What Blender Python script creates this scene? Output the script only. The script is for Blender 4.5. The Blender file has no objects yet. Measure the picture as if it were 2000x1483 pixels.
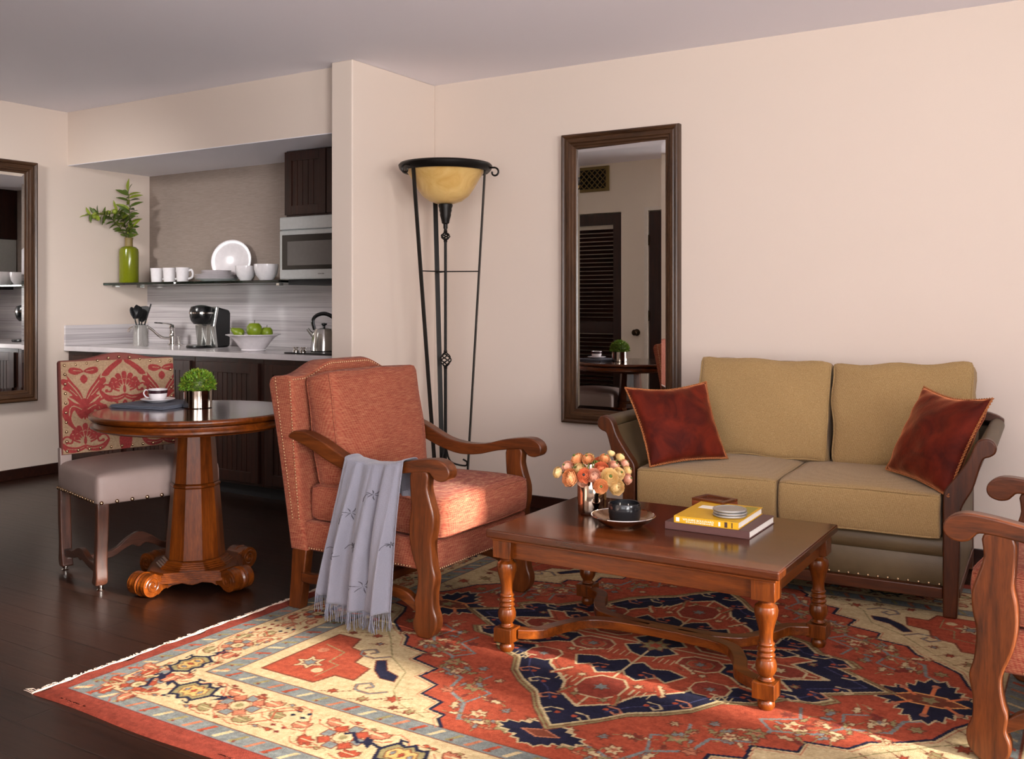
import bpy, math, random
import numpy as np
from mathutils import Vector, Matrix
PI = math.pi
SC = bpy.context.scene
COL = SC.collection

# ------------------------------------------------------------------ camera
cam_d = bpy.data.cameras.new('camera')
cam_d.sensor_width = 36.0
cam_d.lens = 36.0 * 1882.7 / 2000.0
cam_d.shift_y = -(741.5 - 592.5) / 2000.0
cam_d.clip_start = 0.05
cam = bpy.data.objects.new('camera', cam_d)
COL.objects.link(cam)
cam.location = (0, 0, 1.22)
cam.rotation_euler = (PI / 2, 0, 0.5531)
SC.camera = cam

# ------------------------------------------------------------------ world, sun, window light
SC.view_settings.view_transform = 'Standard'
SC.view_settings.look = 'None'
SC.view_settings.gamma = 1.0
SC.view_settings.use_curve_mapping = False
SC.view_settings.exposure = -0.13
W = bpy.data.worlds.new('sky')
SC.world = W
W.use_nodes = True
bg = W.node_tree.nodes['Background']
bg.inputs[0].default_value = (0.75, 0.86, 1.0, 1)
bg.inputs[1].default_value = 1.0

def area_light(name, loc, rot, sx, sy, power, color=(1, 1, 1), spread=180):
    l = bpy.data.lights.new(name, 'AREA')
    l.shape = 'RECTANGLE'; l.size = sx; l.size_y = sy; l.energy = power; l.color = color
    l.spread = math.radians(spread)
    o = bpy.data.objects.new(name, l); COL.objects.link(o)
    o.location = loc; o.rotation_euler = rot
    return o

sd = bpy.data.lights.new('sun', 'SUN')
sd.energy = 24.0; sd.angle = math.radians(1.6); sd.color = (1.0, 0.94, 0.86)
sun = bpy.data.objects.new('sun', sd); COL.objects.link(sun)
sun_dir = Vector((-1.0, 0.0875, -0.30)).normalized()
sun.rotation_euler = sun_dir.to_track_quat('-Z', 'Y').to_euler()
sun.location = (6, 0, 4)
# daylight entering through the openings, plus one added ceiling fill (the lamps sit in the openings)
area_light('daylight_balcony', (2.96, -0.9, 1.35), (0, PI / 2 + .4, 0), 2.0, 2.1, 140, (1.0, 0.98, 0.97))
area_light('balcony_ceiling_fill', (2.96, -0.9, 1.30), (0, PI / 2 + .62, 0), 2.0, 2.1, 320, (1.0, 0.98, 0.98), 140)  # extra upward-tilted fill, added to brighten the ceiling
area_light('daylight_side_window', (2.98, 1.70, 1.75), (0, PI / 2, 0), .75, .78, 74, (1.0, 0.98, 0.97))
area_light('daylight_front_window', (0.4, -2.94, 1.40), (PI / 2 + .85, 0, 0), 3.2, 1.8, 175, (1.0, 0.98, 0.98), 140)
# added fill light without a fixture, unseen, aimed at kitchen niche and left wall
kl = area_light('kitchen_fill_light', (-5.25, 1.65, 2.45), (0, 0, 0), .40, .40, 17, (1.0, .97, .95), 72)
kl.rotation_euler = (Vector((-6.10, 4.1, .95)) - Vector(kl.location)).to_track_quat('-Z', 'Y').to_euler()

# ------------------------------------------------------------------ helpers
def mesh_obj(name, v, f, mat, parent=None, smooth=35, bevel=0, bseg=2, subsurf=0):
    me = bpy.data.meshes.new(name)
    me.from_pydata([tuple(p) for p in v], [], f)
    me.validate()
    me.update()
    o = bpy.data.objects.new(name, me); COL.objects.link(o)
    if parent is not None: o.parent = parent
    if mat is not None: me.materials.append(mat)
    if smooth:
        me.polygons.foreach_set('use_smooth', [True] * len(me.polygons))
        try: me.set_sharp_from_angle(angle=math.radians(smooth))
        except Exception: pass
    if bevel:
        m = o.modifiers.new('bevel', 'BEVEL'); m.width = bevel; m.segments = bseg
        m.limit_method = 'ANGLE'; m.angle_limit = math.radians(40); m.harden_normals = False
    if subsurf:
        m = o.modifiers.new('sub', 'SUBSURF'); m.levels = subsurf; m.render_levels = subsurf
    return o

def tag(o, label=None, cat=None, group=None, kind=None):
    if label: o['label'] = label
    if cat: o['category'] = cat
    if group: o['group'] = group
    if kind: o['kind'] = kind
    return o

def thing(name, label, cat, loc=(0, 0, 0), rz=0, group=None):
    o = bpy.data.objects.new(name, None); COL.objects.link(o)
    o.empty_display_size = 0.1
    o.location = loc; o.rotation_euler = (0, 0, rz)
    return tag(o, label, cat, group)

class MB:
    def __init__(s): s.v = []; s.f = []
    def add(s, v, f, M=None):
        n = len(s.v)
        if M is not None: v = [M @ Vector(p) for p in v]
        s.v += [tuple(p) for p in v]; s.f += [tuple(i + n for i in q) for q in f]
        return s
    def box(s, x0, x1, y0, y1, z0, z1, M=None):
        v = [(x0, y0, z0), (x1, y0, z0), (x1, y1, z0), (x0, y1, z0), (x0, y0, z1), (x1, y0, z1), (x1, y1, z1), (x0, y1, z1)]
        return s.add(v, [(0, 3, 2, 1), (4, 5, 6, 7), (0, 1, 5, 4), (1, 2, 6, 5), (2, 3, 7, 6), (3, 0, 4, 7)], M)
    def lathe(s, prof, n=32, M=None, cx=0, cy=0, fn=None, cap=True):
        v = []; f = []
        for r, z in prof:
            for k in range(n):
                a = 2 * PI * k / n
                rr = fn(r, z, a) if fn else r
                v.append((cx + rr * math.cos(a), cy + rr * math.sin(a), z))
        for i in range(len(prof) - 1):
            for k in range(n):
                k2 = (k + 1) % n
                f.append((i * n + k, i * n + k2, (i + 1) * n + k2, (i + 1) * n + k))
        if cap:
            if prof[0][0] > 1e-6: f.append(tuple(range(n - 1, -1, -1)))
            if prof[-1][0] > 1e-6: f.append(tuple(range((len(prof) - 1) * n, len(prof) * n)))
        return s.add(v, f, M)
    def tube(s, pts, r, n=8, closed=False, M=None, flat=None):
        pts = [Vector(p) for p in pts]; m = len(pts)
        rs = r if isinstance(r, (list, tuple)) else [r] * m
        v = []; f = []
        up = None
        for i, p in enumerate(pts):
            a = pts[(i - 1) % m] if (closed or i > 0) else p
            b = pts[(i + 1) % m] if (closed or i < m - 1) else p
            t = (b - a)
            if t.length < 1e-9: t = Vector((0, 0, 1))
            t.normalize()
            if up is None:
                up = Vector((0, 0, 1)) if abs(t.z) < .9 else Vector((1, 0, 0))
            x = t.cross(up)
            if x.length < 1e-6: x = t.cross(Vector((0, 1, 0)))
            x.normalize(); up = x.cross(t).normalized()
            for k in range(n):
                an = 2 * PI * k / n
                ra = rs[i]; rb = rs[i] * (flat if flat else 1)
                v.append(p + x * (ra * math.cos(an)) + up * (rb * math.sin(an)))
        for i in range(m if closed else m - 1):
            j = (i + 1) % m
            for k in range(n):
                k2 = (k + 1) % n
                f.append((i * n + k, i * n + k2, j * n + k2, j * n + k))
        if not closed:
            f.append(tuple(range(n - 1, -1, -1))); f.append(tuple(range((m - 1) * n, m * n)))
        return s.add(v, f, M)
    def prism(s, poly, t0, t1, plane='xz', M=None):
        n = len(poly)
        def P(a, b, t):
            return (a, t, b) if plane == 'xz' else ((t, a, b) if plane == 'yz' else (a, b, t))
        v = [P(a, b, t0) for a, b in poly] + [P(a, b, t1) for a, b in poly]
        ar = sum(poly[i][0] * poly[(i + 1) % n][1] - poly[(i + 1) % n][0] * poly[i][1] for i in range(n))
        fl = (ar > 0) == (plane in ('xy', 'yz'))
        lo = tuple(range(n)); hi = tuple(range(n, 2 * n))
        f = [lo[::-1] if fl else lo, hi if fl else hi[::-1]]
        for i in range(n):
            j = (i + 1) % n
            q = (i, j, n + j, n + i)
            f.append(q if fl else q[::-1])
        return s.add(v, f, M)
    def grid(s, fn, nu, nv, cu=False, cv=False, M=None, flip=False):
        v = []; f = []
        for j in range(nv + (0 if cv else 1)):
            for i in range(nu + (0 if cu else 1)):
                v.append(fn(i / nu, j / nv))
        w = nu + (0 if cu else 1); hgt = nv + (0 if cv else 1)
        for j in range(nv):
            for i in range(nu):
                a = j * w + i; b = j * w + (i + 1) % w; c = ((j + 1) % hgt) * w + (i + 1) % w; d = ((j + 1) % hgt) * w + i
                f.append((a, d, c, b) if flip else (a, b, c, d))
        return s.add(v, f, M)
    def ball(s, c, r, n=12, m=8, sc=(1, 1, 1), M=None):
        pr = [(math.sin(PI * i / m), -math.cos(PI * i / m)) for i in range(m + 1)]
        v = []; f = []
        v.append((c[0], c[1], c[2] - r * sc[2]))
        for i in range(1, m):
            for k in range(n):
                a = 2 * PI * k / n
                v.append((c[0] + r * sc[0] * pr[i][0] * math.cos(a), c[1] + r * sc[1] * pr[i][0] * math.sin(a), c[2] + r * sc[2] * pr[i][1]))
        v.append((c[0], c[1], c[2] + r * sc[2]))
        for k in range(n):
            f.append((0, 1 + (k + 1) % n, 1 + k))
        for i in range(m - 2):
            for k in range(n):
                k2 = (k + 1) % n
                f.append((1 + i * n + k, 1 + i * n + k2, 1 + (i + 1) * n + k2, 1 + (i + 1) * n + k))
        e = len(v) - 1; b0 = 1 + (m - 2) * n
        for k in range(n):
            f.append((b0 + k, b0 + (k + 1) % n, e))
        return s.add(v, f, M)
    def build(s, name, mat, parent=None, **k):
        return mesh_obj(name, s.v, s.f, mat, parent, **k)

def smooth_poly(pts, n=4, closed=True):
    """catmull-rom through the points"""
    P = [Vector(p) for p in pts]; m = len(P); out = []
    rng = range(m) if closed else range(m - 1)
    for i in rng:
        if closed: a, b, c, d = P[(i - 1) % m], P[i], P[(i + 1) % m], P[(i + 2) % m]
        else: a, b, c, d = P[max(i - 1, 0)], P[i], P[i + 1], P[min(i + 2, m - 1)]
        for k in range(n):
            t = k / n
            q = 0.5 * ((2 * b) + (c - a) * t + (2 * a - 5 * b + 4 * c - d) * t * t + (3 * b - a - 3 * c + d) * t ** 3)
            out.append(tuple(q))
    if not closed: out.append(tuple(P[-1]))
    return out

def T(x, y, z): return Matrix.Translation((x, y, z))
def RX(a): return Matrix.Rotation(a, 4, 'X')
def RY(a): return Matrix.Rotation(a, 4, 'Y')
def RZ(a): return Matrix.Rotation(a, 4, 'Z')

# ------------------------------------------------------------------ materials
def srgb(r, g, b):
    def c(x):
        x /= 255.0
        return x / 12.92 if x <= 0.04045 else ((x + 0.055) / 1.055) ** 2.4
    return (c(r), c(g), c(b), 1)

def new_mat(name, col=(.5, .5, .5, 1), rough=.5, metal=0, spec=.5, coat=0, coat_rough=.1, sheen=0, trans=0, ior=1.5):
    m = bpy.data.materials.new(name); m.use_nodes = True
    nt = m.node_tree; b = nt.nodes['Principled BSDF']
    b.inputs['Base Color'].default_value = col
    b.inputs['Roughness'].default_value = rough
    b.inputs['Metallic'].default_value = metal
    b.inputs['Specular IOR Level'].default_value = spec
    b.inputs['Coat Weight'].default_value = coat
    b.inputs['Coat Roughness'].default_value = coat_rough
    b.inputs['Sheen Weight'].default_value = sheen
    b.inputs['Transmission Weight'].default_value = trans
    b.inputs['IOR'].default_value = ior
    return m, nt, b

def coords(nt, scale=(1, 1, 1), kind='Object', rot=(0, 0, 0)):
    tc = nt.nodes.new('ShaderNodeTexCoord'); mp = nt.nodes.new('ShaderNodeMapping')
    mp.inputs['Scale'].default_value = scale; mp.inputs['Rotation'].default_value = rot
    nt.links.new(tc.outputs[kind], mp.inputs['Vector'])
    return mp.outputs['Vector']

def noise(nt, vec, scale=5, detail=4, rough=.6, dist=0):
    n = nt.nodes.new('ShaderNodeTexNoise')
    n.inputs['Scale'].default_value = scale; n.inputs['Detail'].default_value = detail
    n.inputs['Roughness'].default_value = rough; n.inputs['Distortion'].default_value = dist
    nt.links.new(vec, n.inputs['Vector'])
    return n.outputs['Fac']

def ramp(nt, fac, stops):
    r = nt.nodes.new('ShaderNodeValToRGB')
    e = r.color_ramp.elements
    e[0].position = stops[0][0]; e[0].color = stops[0][1]
    e[1].position = stops[-1][0]; e[1].color = stops[-1][1]
    for p, c in stops[1:-1]:
        x = e.new(p); x.color = c
    nt.links.new(fac, r.inputs['Fac'])
    return r.outputs['Color']

def bump(nt, b, h, strength=.3, dist=.002, prev=None):
    n = nt.nodes.new('ShaderNodeBump')
    n.inputs['Strength'].default_value = strength; n.inputs['Distance'].default_value = dist
    nt.links.new(h, n.inputs['Height'])
    if prev: nt.links.new(prev, n.inputs['Normal'])
    nt.links.new(n.outputs['Normal'], b.inputs['Normal'])
    return n.outputs['Normal']

def mixc(nt, fac, a, b, mode='MIX'):
    m = nt.nodes.new('ShaderNodeMix'); m.data_type = 'RGBA'; m.blend_type = mode
    for i, s in ((0, fac), (6, a), (7, b)):
        if isinstance(s, (float, int, tuple)): m.inputs[i].default_value = s
        else: nt.links.new(s, m.inputs[i])
    return m.outputs[2]

def wood(name, dark, mid, light, axis='z', rough=.28, coat=.35, grain=1.0):
    m, nt, b = new_mat(name, mid, rough, spec=.35, coat=coat, coat_rough=.16)
    s = {'x': (1.2, 14, 14), 'y': (14, 1.2, 14), 'z': (14, 14, 1.2)}[axis]
    n1 = noise(nt, coords(nt, s), 2.2, 6, .62, .6)
    c = ramp(nt, n1, [(.3, dark), (.5, mid), (.72, light)])
    n2 = noise(nt, coords(nt, tuple(k * 9 for k in s)), 2.0, 3, .6)
    c2 = mixc(nt, .22 * grain, c, ramp(nt, n2, [(.35, dark), (.65, light)]))
    nt.links.new(c2, b.inputs['Base Color'])
    bump(nt, b, n2, .12, .0006)
    return m

HD, HM, HL = srgb(50, 19, 2), srgb(88, 38, 6), srgb(122, 60, 13)      # honey-stained table wood
AD, AM, AL = srgb(44, 19, 6), srgb(80, 37, 12), srgb(110, 55, 20)     # armchair wood
DD, DM, DL = srgb(38, 15, 4), srgb(68, 30, 9), srgb(92, 44, 15)        # sofa / frame wood
honey = {a: wood('honey_wood_' + a, HD, HM, HL, a, .28, .14) for a in 'xyz'}
amber = {a: wood('chair_wood_' + a, AD, AM, AL, a, .34, .12) for a in 'xyz'}
walnut = {a: wood('sofa_wood_' + a, DD, DM, DL, a, .38, .15) for a in 'xyz'}
espresso = {a: wood('espresso_wood_' + a, srgb(20, 8, 5), srgb(40, 18, 12), srgb(58, 28, 18), a, .33, .25) for a in 'xyz'}
frame_w = {a: wood('mirror_frame_wood_' + a, srgb(38, 22, 12), srgb(66, 42, 25), srgb(88, 60, 38), a, .36, .2) for a in 'xyz'}
side_w = {a: wood('side_chair_wood_' + a, srgb(34, 14, 8), srgb(64, 34, 22), srgb(92, 52, 36), a, .42, .1) for a in 'xyz'}

def paint(name, col, bs=.15):
    m, nt, b = new_mat(name, col, .75, spec=.25)
    bump(nt, b, noise(nt, coords(nt, (1, 1, 1)), 160, 3, .6), bs, .0006)
    return m
M_wall = paint('beige_wall_paint', (.68, .57, .49, 1))
M_ceil = paint('pale_mauve_ceiling_paint', (.90, .87, .93, 1))
M_white_wall = paint('warm_white_paint', (.86, .78, .66, 1))

m, nt, b = new_mat('dark_hand_scraped_floor_boards', srgb(36, 16, 9), .30, spec=.35, coat=.12, coat_rough=.2)
vec = coords(nt, (1, 1, 1))
br = nt.nodes.new('ShaderNodeTexBrick')
br.inputs['Scale'].default_value = 1.0; br.inputs['Brick Width'].default_value = 1.35; br.inputs['Row Height'].default_value = .125
br.inputs['Mortar Size'].default_value = .0035; br.inputs['Mortar Smooth'].default_value = .3; br.offset = .37
br.inputs['Color1'].default_value = srgb(42, 21, 12); br.inputs['Color2'].default_value = srgb(24, 11, 6); br.inputs['Mortar'].default_value = (.002, .001, .001, 1)
nt.links.new(vec, br.inputs['Vector'])
g = noise(nt, coords(nt, (1.5, 22, 22)), 3, 6, .65, .4)
c = mixc(nt, .5, br.outputs['Color'], ramp(nt, g, [(.3, srgb(16, 7, 4)), (.7, srgb(48, 25, 14))]))
nt.links.new(c, b.inputs['Base Color'])
bn = bump(nt, b, noise(nt, coords(nt, (1.2, 9, 9)), 3, 3, .5), .25, .004)
inv = nt.nodes.new('ShaderNodeMath'); inv.operation = 'SUBTRACT'; inv.inputs[0].default_value = 1
nt.links.new(br.outputs['Fac'], inv.inputs[1])
bump(nt, b, inv.outputs[0], .8, .003, bn)
M_floor = m

def weave(name, c1, c2, c3, hs=160, vs=40, axis=(1, 1, 1), rough=.9, slub=1.0, sheen=.04, wave=420):
    """slubby woven upholstery: streaks along the width, fine thread bump"""
    m, nt, b = new_mat(name, c1, rough, spec=.2, sheen=sheen)
    a = noise(nt, coords(nt, (vs, vs, hs)), 1.0, 5, .7)
    st = ramp(nt, a, [(.32, c2), (.5, c1), (.68, c3)])
    w = nt.nodes.new('ShaderNodeTexWave'); w.wave_type = 'BANDS'; w.bands_direction = 'Z'
    w.inputs['Scale'].default_value = wave / 6.28; w.inputs['Distortion'].default_value = 1.5; w.inputs['Detail'].default_value = 2; w.inputs['Detail Scale'].default_value = 6
    nt.links.new(coords(nt), w.inputs['Vector'])
    w2 = nt.nodes.new('ShaderNodeTexWave'); w2.wave_type = 'BANDS'; w2.bands_direction = 'DIAGONAL'
    w2.inputs['Scale'].default_value = wave / 8; w2.inputs['Distortion'].default_value = 1.0
    nt.links.new(coords(nt, (1, 1, .3)), w2.inputs['Vector'])
    mul = nt.nodes.new('ShaderNodeMath'); mul.operation = 'MULTIPLY'
    nt.links.new(w.outputs['Fac'], mul.inputs[0]); nt.links.new(w2.outputs['Fac'], mul.inputs[1])
    c = mixc(nt, mul.outputs[0], st, c3)
    cc = mixc(nt, .45, st, c)
    nt.links.new(cc, b.inputs['Base Color'])
    bump(nt, b, mul.outputs[0], .5, .0015)
    return m
M_tweed = weave('red_tweed_weave', srgb(132, 60, 43), srgb(102, 35, 26), srgb(166, 116, 84), 700, 30)
M_tweed2 = weave('red_herringbone_weave', srgb(136, 56, 42), srgb(104, 30, 26), srgb(190, 144, 108), 420, 60, wave=520)
M_linen = weave('gold_chenille', srgb(150, 120, 78), srgb(130, 102, 64), srgb(170, 142, 98), 420, 200, wave=600, sheen=.12)
M_throw = weave('grey_wool_twill', srgb(120, 119, 130), srgb(112, 111, 122), srgb(132, 131, 142), 600, 600, wave=800, sheen=.3)
def leather(name, c1, c2, rough=.48, scale=3, sheen=0):
    m, nt, b = new_mat(name, c1, rough, spec=.4, sheen=sheen)
    n = noise(nt, coords(nt), scale, 5, .6)
    nt.links.new(ramp(nt, n, [(.3, c2), (.7, c1)]), b.inputs['Base Color'])
    v = nt.nodes.new('ShaderNodeTexVoronoi'); v.inputs['Scale'].default_value = 260
    nt.links.new(coords(nt), v.inputs['Vector'])
    bump(nt, b, v.outputs['Distance'], .15, .001)
    return m
M_olive = leather('olive_brown_leather', srgb(98, 80, 54), srgb(70, 54, 34))
M_seat_leather = leather('taupe_leather', srgb(160, 140, 133), srgb(146, 126, 119), .5)
def velvet(name, c1, c2):
    m, nt, b = new_mat(name, c1, .75, spec=.15, sheen=.8)
    b.inputs['Sheen Tint'].default_value = (1, .35, .15, 1); b.inputs['Sheen Roughness'].default_value = .35
    n = noise(nt, coords(nt), 9, 4, .6, .8)
    nt.links.new(ramp(nt, n, [(.3, c2), (.7, c1)]), b.inputs['Base Color'])
    bump(nt, b, noise(nt, coords(nt), 26, 3, .6), .5, .004)
    return m
M_velvet = velvet('rust_velvet', srgb(100, 26, 8), srgb(50, 8, 3))
def simple(name, col, rough=.5, metal=0, bsc=0, bst=.1, var=.035, **k):
    m, nt, b = new_mat(name, col, rough, metal, **k)
    n = noise(nt, coords(nt), bsc or 40, 3, .6)
    c2 = tuple(min(1, x * (1 + var)) for x in col[:3]) + (1,); c1 = tuple(x * (1 - var) for x in col[:3]) + (1,)
    nt.links.new(ramp(nt, n, [(.35, c1), (.65, c2)]), b.inputs['Base Color'])
    if bsc: bump(nt, b, n, bst, .001)
    return m
M_cord = simple('gold_rust_cord', srgb(158, 92, 46), .8, bsc=300, bst=.6, var=.2)
M_iron = simple('black_wrought_iron', srgb(26, 22, 19), .42, .6, bsc=120)
M_brass = simple('antique_brass_nails', srgb(214, 180, 140), .38, 1)
M_pewter = simple('brushed_pewter', srgb(178, 176, 172), .3, .7)
M_steel = simple('brushed_stainless_steel', srgb(206, 206, 202), .2, .9)
M_mw = simple('microwave_steel', srgb(190, 194, 194), .34, .35)
M_chrome = simple('polished_chrome', srgb(225, 220, 215), .06, 1)
M_vase_metal = simple('mirror_finished_grey_glass', srgb(160, 142, 128), .07, 1)
M_tray = simple('hammered_antique_silver', srgb(168, 142, 120), .22, 1, bsc=90, bst=.8)
M_black = simple('glossy_black_plastic', srgb(16, 16, 17), .25)
M_blackmat = simple('matt_black', srgb(22, 22, 24), .55)
M_candle = simple('charcoal_glazed_bowl', srgb(24, 24, 27), .18)
M_wax = simple('dark_wax', srgb(24, 22, 22), .5)
M_china = simple('white_glazed_china', srgb(226, 220, 222), .18)
M_china_dark = simple('dark_plum_band', srgb(52, 26, 34), .25)
M_apple = simple('green_apple_skin', srgb(120, 140, 26), .35)
M_leaf = simple('green_leaf', srgb(74, 92, 26), .45, bsc=30)
M_leaf2 = simple('bright_box_leaf', srgb(98, 138, 34), .5, bsc=30)
M_leaf3 = simple('pale_new_leaf', srgb(128, 142, 40), .45, bsc=30)
M_bark = simple('woody_stem', srgb(70, 58, 34), .7)
M_stem = simple('green_stem', srgb(110, 122, 50), .5)
M_napkin = simple('blue_grey_linen', srgb(92, 96, 108), .85, bsc=400, bst=.4)
M_screen = simple('grey_oven_window', srgb(100, 96, 92), .3)
M_ovenblk = simple('black_oven_glass', srgb(36, 34, 31), .12)
M_bottle = simple('olive_green_glaze', srgb(112, 118, 18), .16)
M_bottleneck = simple('tan_unglazed_neck', srgb(128, 108, 62), .5)
M_yellow = simple('yellow_book_cloth', srgb(205, 156, 16), .4)
M_brownbk = simple('plum_brown_book_cloth', srgb(86, 54, 50), .55)
M_paper = simple('white_page_edges', srgb(222, 214, 205), .7, bsc=0)
M_ink = simple('white_print', srgb(240, 232, 215), .6)
M_inkd = simple('brown_print', srgb(66, 40, 36), .6)
M_inkg = simple('grey_print', srgb(120, 118, 116), .5)
M_pewterbox = simple('dark_copper_glass', srgb(110, 62, 44), .15, .3)
M_door = {a: wood('door_wood_' + a, srgb(24, 9, 5), srgb(44, 20, 11), srgb(62, 30, 17), a, .4, .2) for a in 'xz'}
M_bronze = simple('dark_bronze', srgb(58, 44, 28), .4, .8)
M_bvent = simple('olive_bronze_vent', srgb(122, 102, 54), .5, .2)
M_dark = simple('dark_void', srgb(14, 10, 8), .8)
M_embroid = simple('charcoal_thread', srgb(58, 54, 62), .8)
# amber glass bowl
m, nt, b = new_mat('amber_alabaster_glass', srgb(214, 170, 92), .35, spec=.5)
n = noise(nt, coords(nt), 9, 5, .6, 1.0)
nt.links.new(ramp(nt, n, [(.3, srgb(200, 156, 84)), (.7, srgb(222, 188, 122))]), b.inputs['Base Color'])
b.inputs['Subsurface Weight'].default_value = .25; b.inputs['Subsurface Radius'].default_value = (.03, .02, .01)
M_amber = m
# mirror silver
m, nt, b = new_mat('mirror_silvering', (.88, .87, .85, 1), .0, 1.0); M_mirror = m
nmx = noise(nt, coords(nt), .8, 2, .5)
nt.links.new(ramp(nt, nmx, [(.3, (.86, .85, .83, 1)), (.7, (.9, .89, .87, 1))]), b.inputs['Base Color'])
# clear / green glass
m, nt, b = new_mat('green_edged_glass', (.35, .50, .44, 1), .02, trans=1.0, ior=1.5); M_glass = m
nt.links.new(ramp(nt, noise(nt, coords(nt), 2), [(.3, (.30, .46, .40, 1)), (.7, (.36, .52, .46, 1))]), b.inputs['Base Color'])
# striped marble
def marble(name, k=1.0, vert=True):
    m, nt, b = new_mat(name, (.7, .7, .7, 1), .18)
    n1 = noise(nt, coords(nt, (.5, .5, 26) if vert else (.5, 16, 1)), 1.3, 6, .65, .25)
    n2 = noise(nt, coords(nt, (.8, .8, 95) if vert else (.8, 60, 1)), 1.0, 4, .6)
    c = ramp(nt, n1, [(.30, tuple(k * x for x in srgb(140, 132, 134)[:3]) + (1,)), (.46, tuple(k * x for x in srgb(184, 176, 178)[:3]) + (1,)), (.62, tuple(k * x for x in srgb(206, 200, 200)[:3]) + (1,))])
    c2 = mixc(nt, .3, c, ramp(nt, n2, [(.35, srgb(140, 132, 134)), (.6, srgb(214, 208, 208))]))
    nt.links.new(c2, b.inputs['Base Color'])
    return m
M_marble = marble('grey_striped_marble'); M_marble_top = marble('grey_striped_marble_worktop', 1.15, False)
m, nt, b = new_mat('taupe_grasscloth_wallpaper', srgb(140, 124, 112), .7, spec=.3)
n = noise(nt, coords(nt, (14, 14, 330)), 1.2, 5, .7)
nt.links.new(ramp(nt, n, [(.3, srgb(138, 123, 114)), (.7, srgb(164, 149, 139))]), b.inputs['Base Color'])
bump(nt, b, n, .4, .001); M_paper_wall = m

def attr_mat(name, rough=.9, fine=900, bst=.6, sheen=.2):
    m, nt, b = new_mat(name, (.5, .5, .5, 1), rough, spec=.15, sheen=sheen)
    a = nt.nodes.new('ShaderNodeAttribute'); a.attribute_name = 'pattern'
    n = noise(nt, coords(nt), fine / 8, 3, .7)
    n2 = noise(nt, coords(nt, (1, 6, 1)), 9, 4, .6)
    c = mixc(nt, .34, a.outputs['Color'], ramp(nt, n, [(.3, (.0, .0, .0, 1)), (.7, (.85, .85, .85, 1))]), 'SOFT_LIGHT')
    c = mixc(nt, .15, c, ramp(nt, n2, [(.3, (.1, .1, .1, 1)), (.7, (.8, .8, .8, 1))]), 'SOFT_LIGHT')
    nt.links.new(c, b.inputs['Base Color'])
    bump(nt, b, noise(nt, coords(nt), fine, 2, .6), bst, .002)
    return m
M_rug = attr_mat('hand_knotted_wool_pile', .95, 420, .8, .0)
M_damask = attr_mat('damask_weave', .7, 900, .3, .2)

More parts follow.
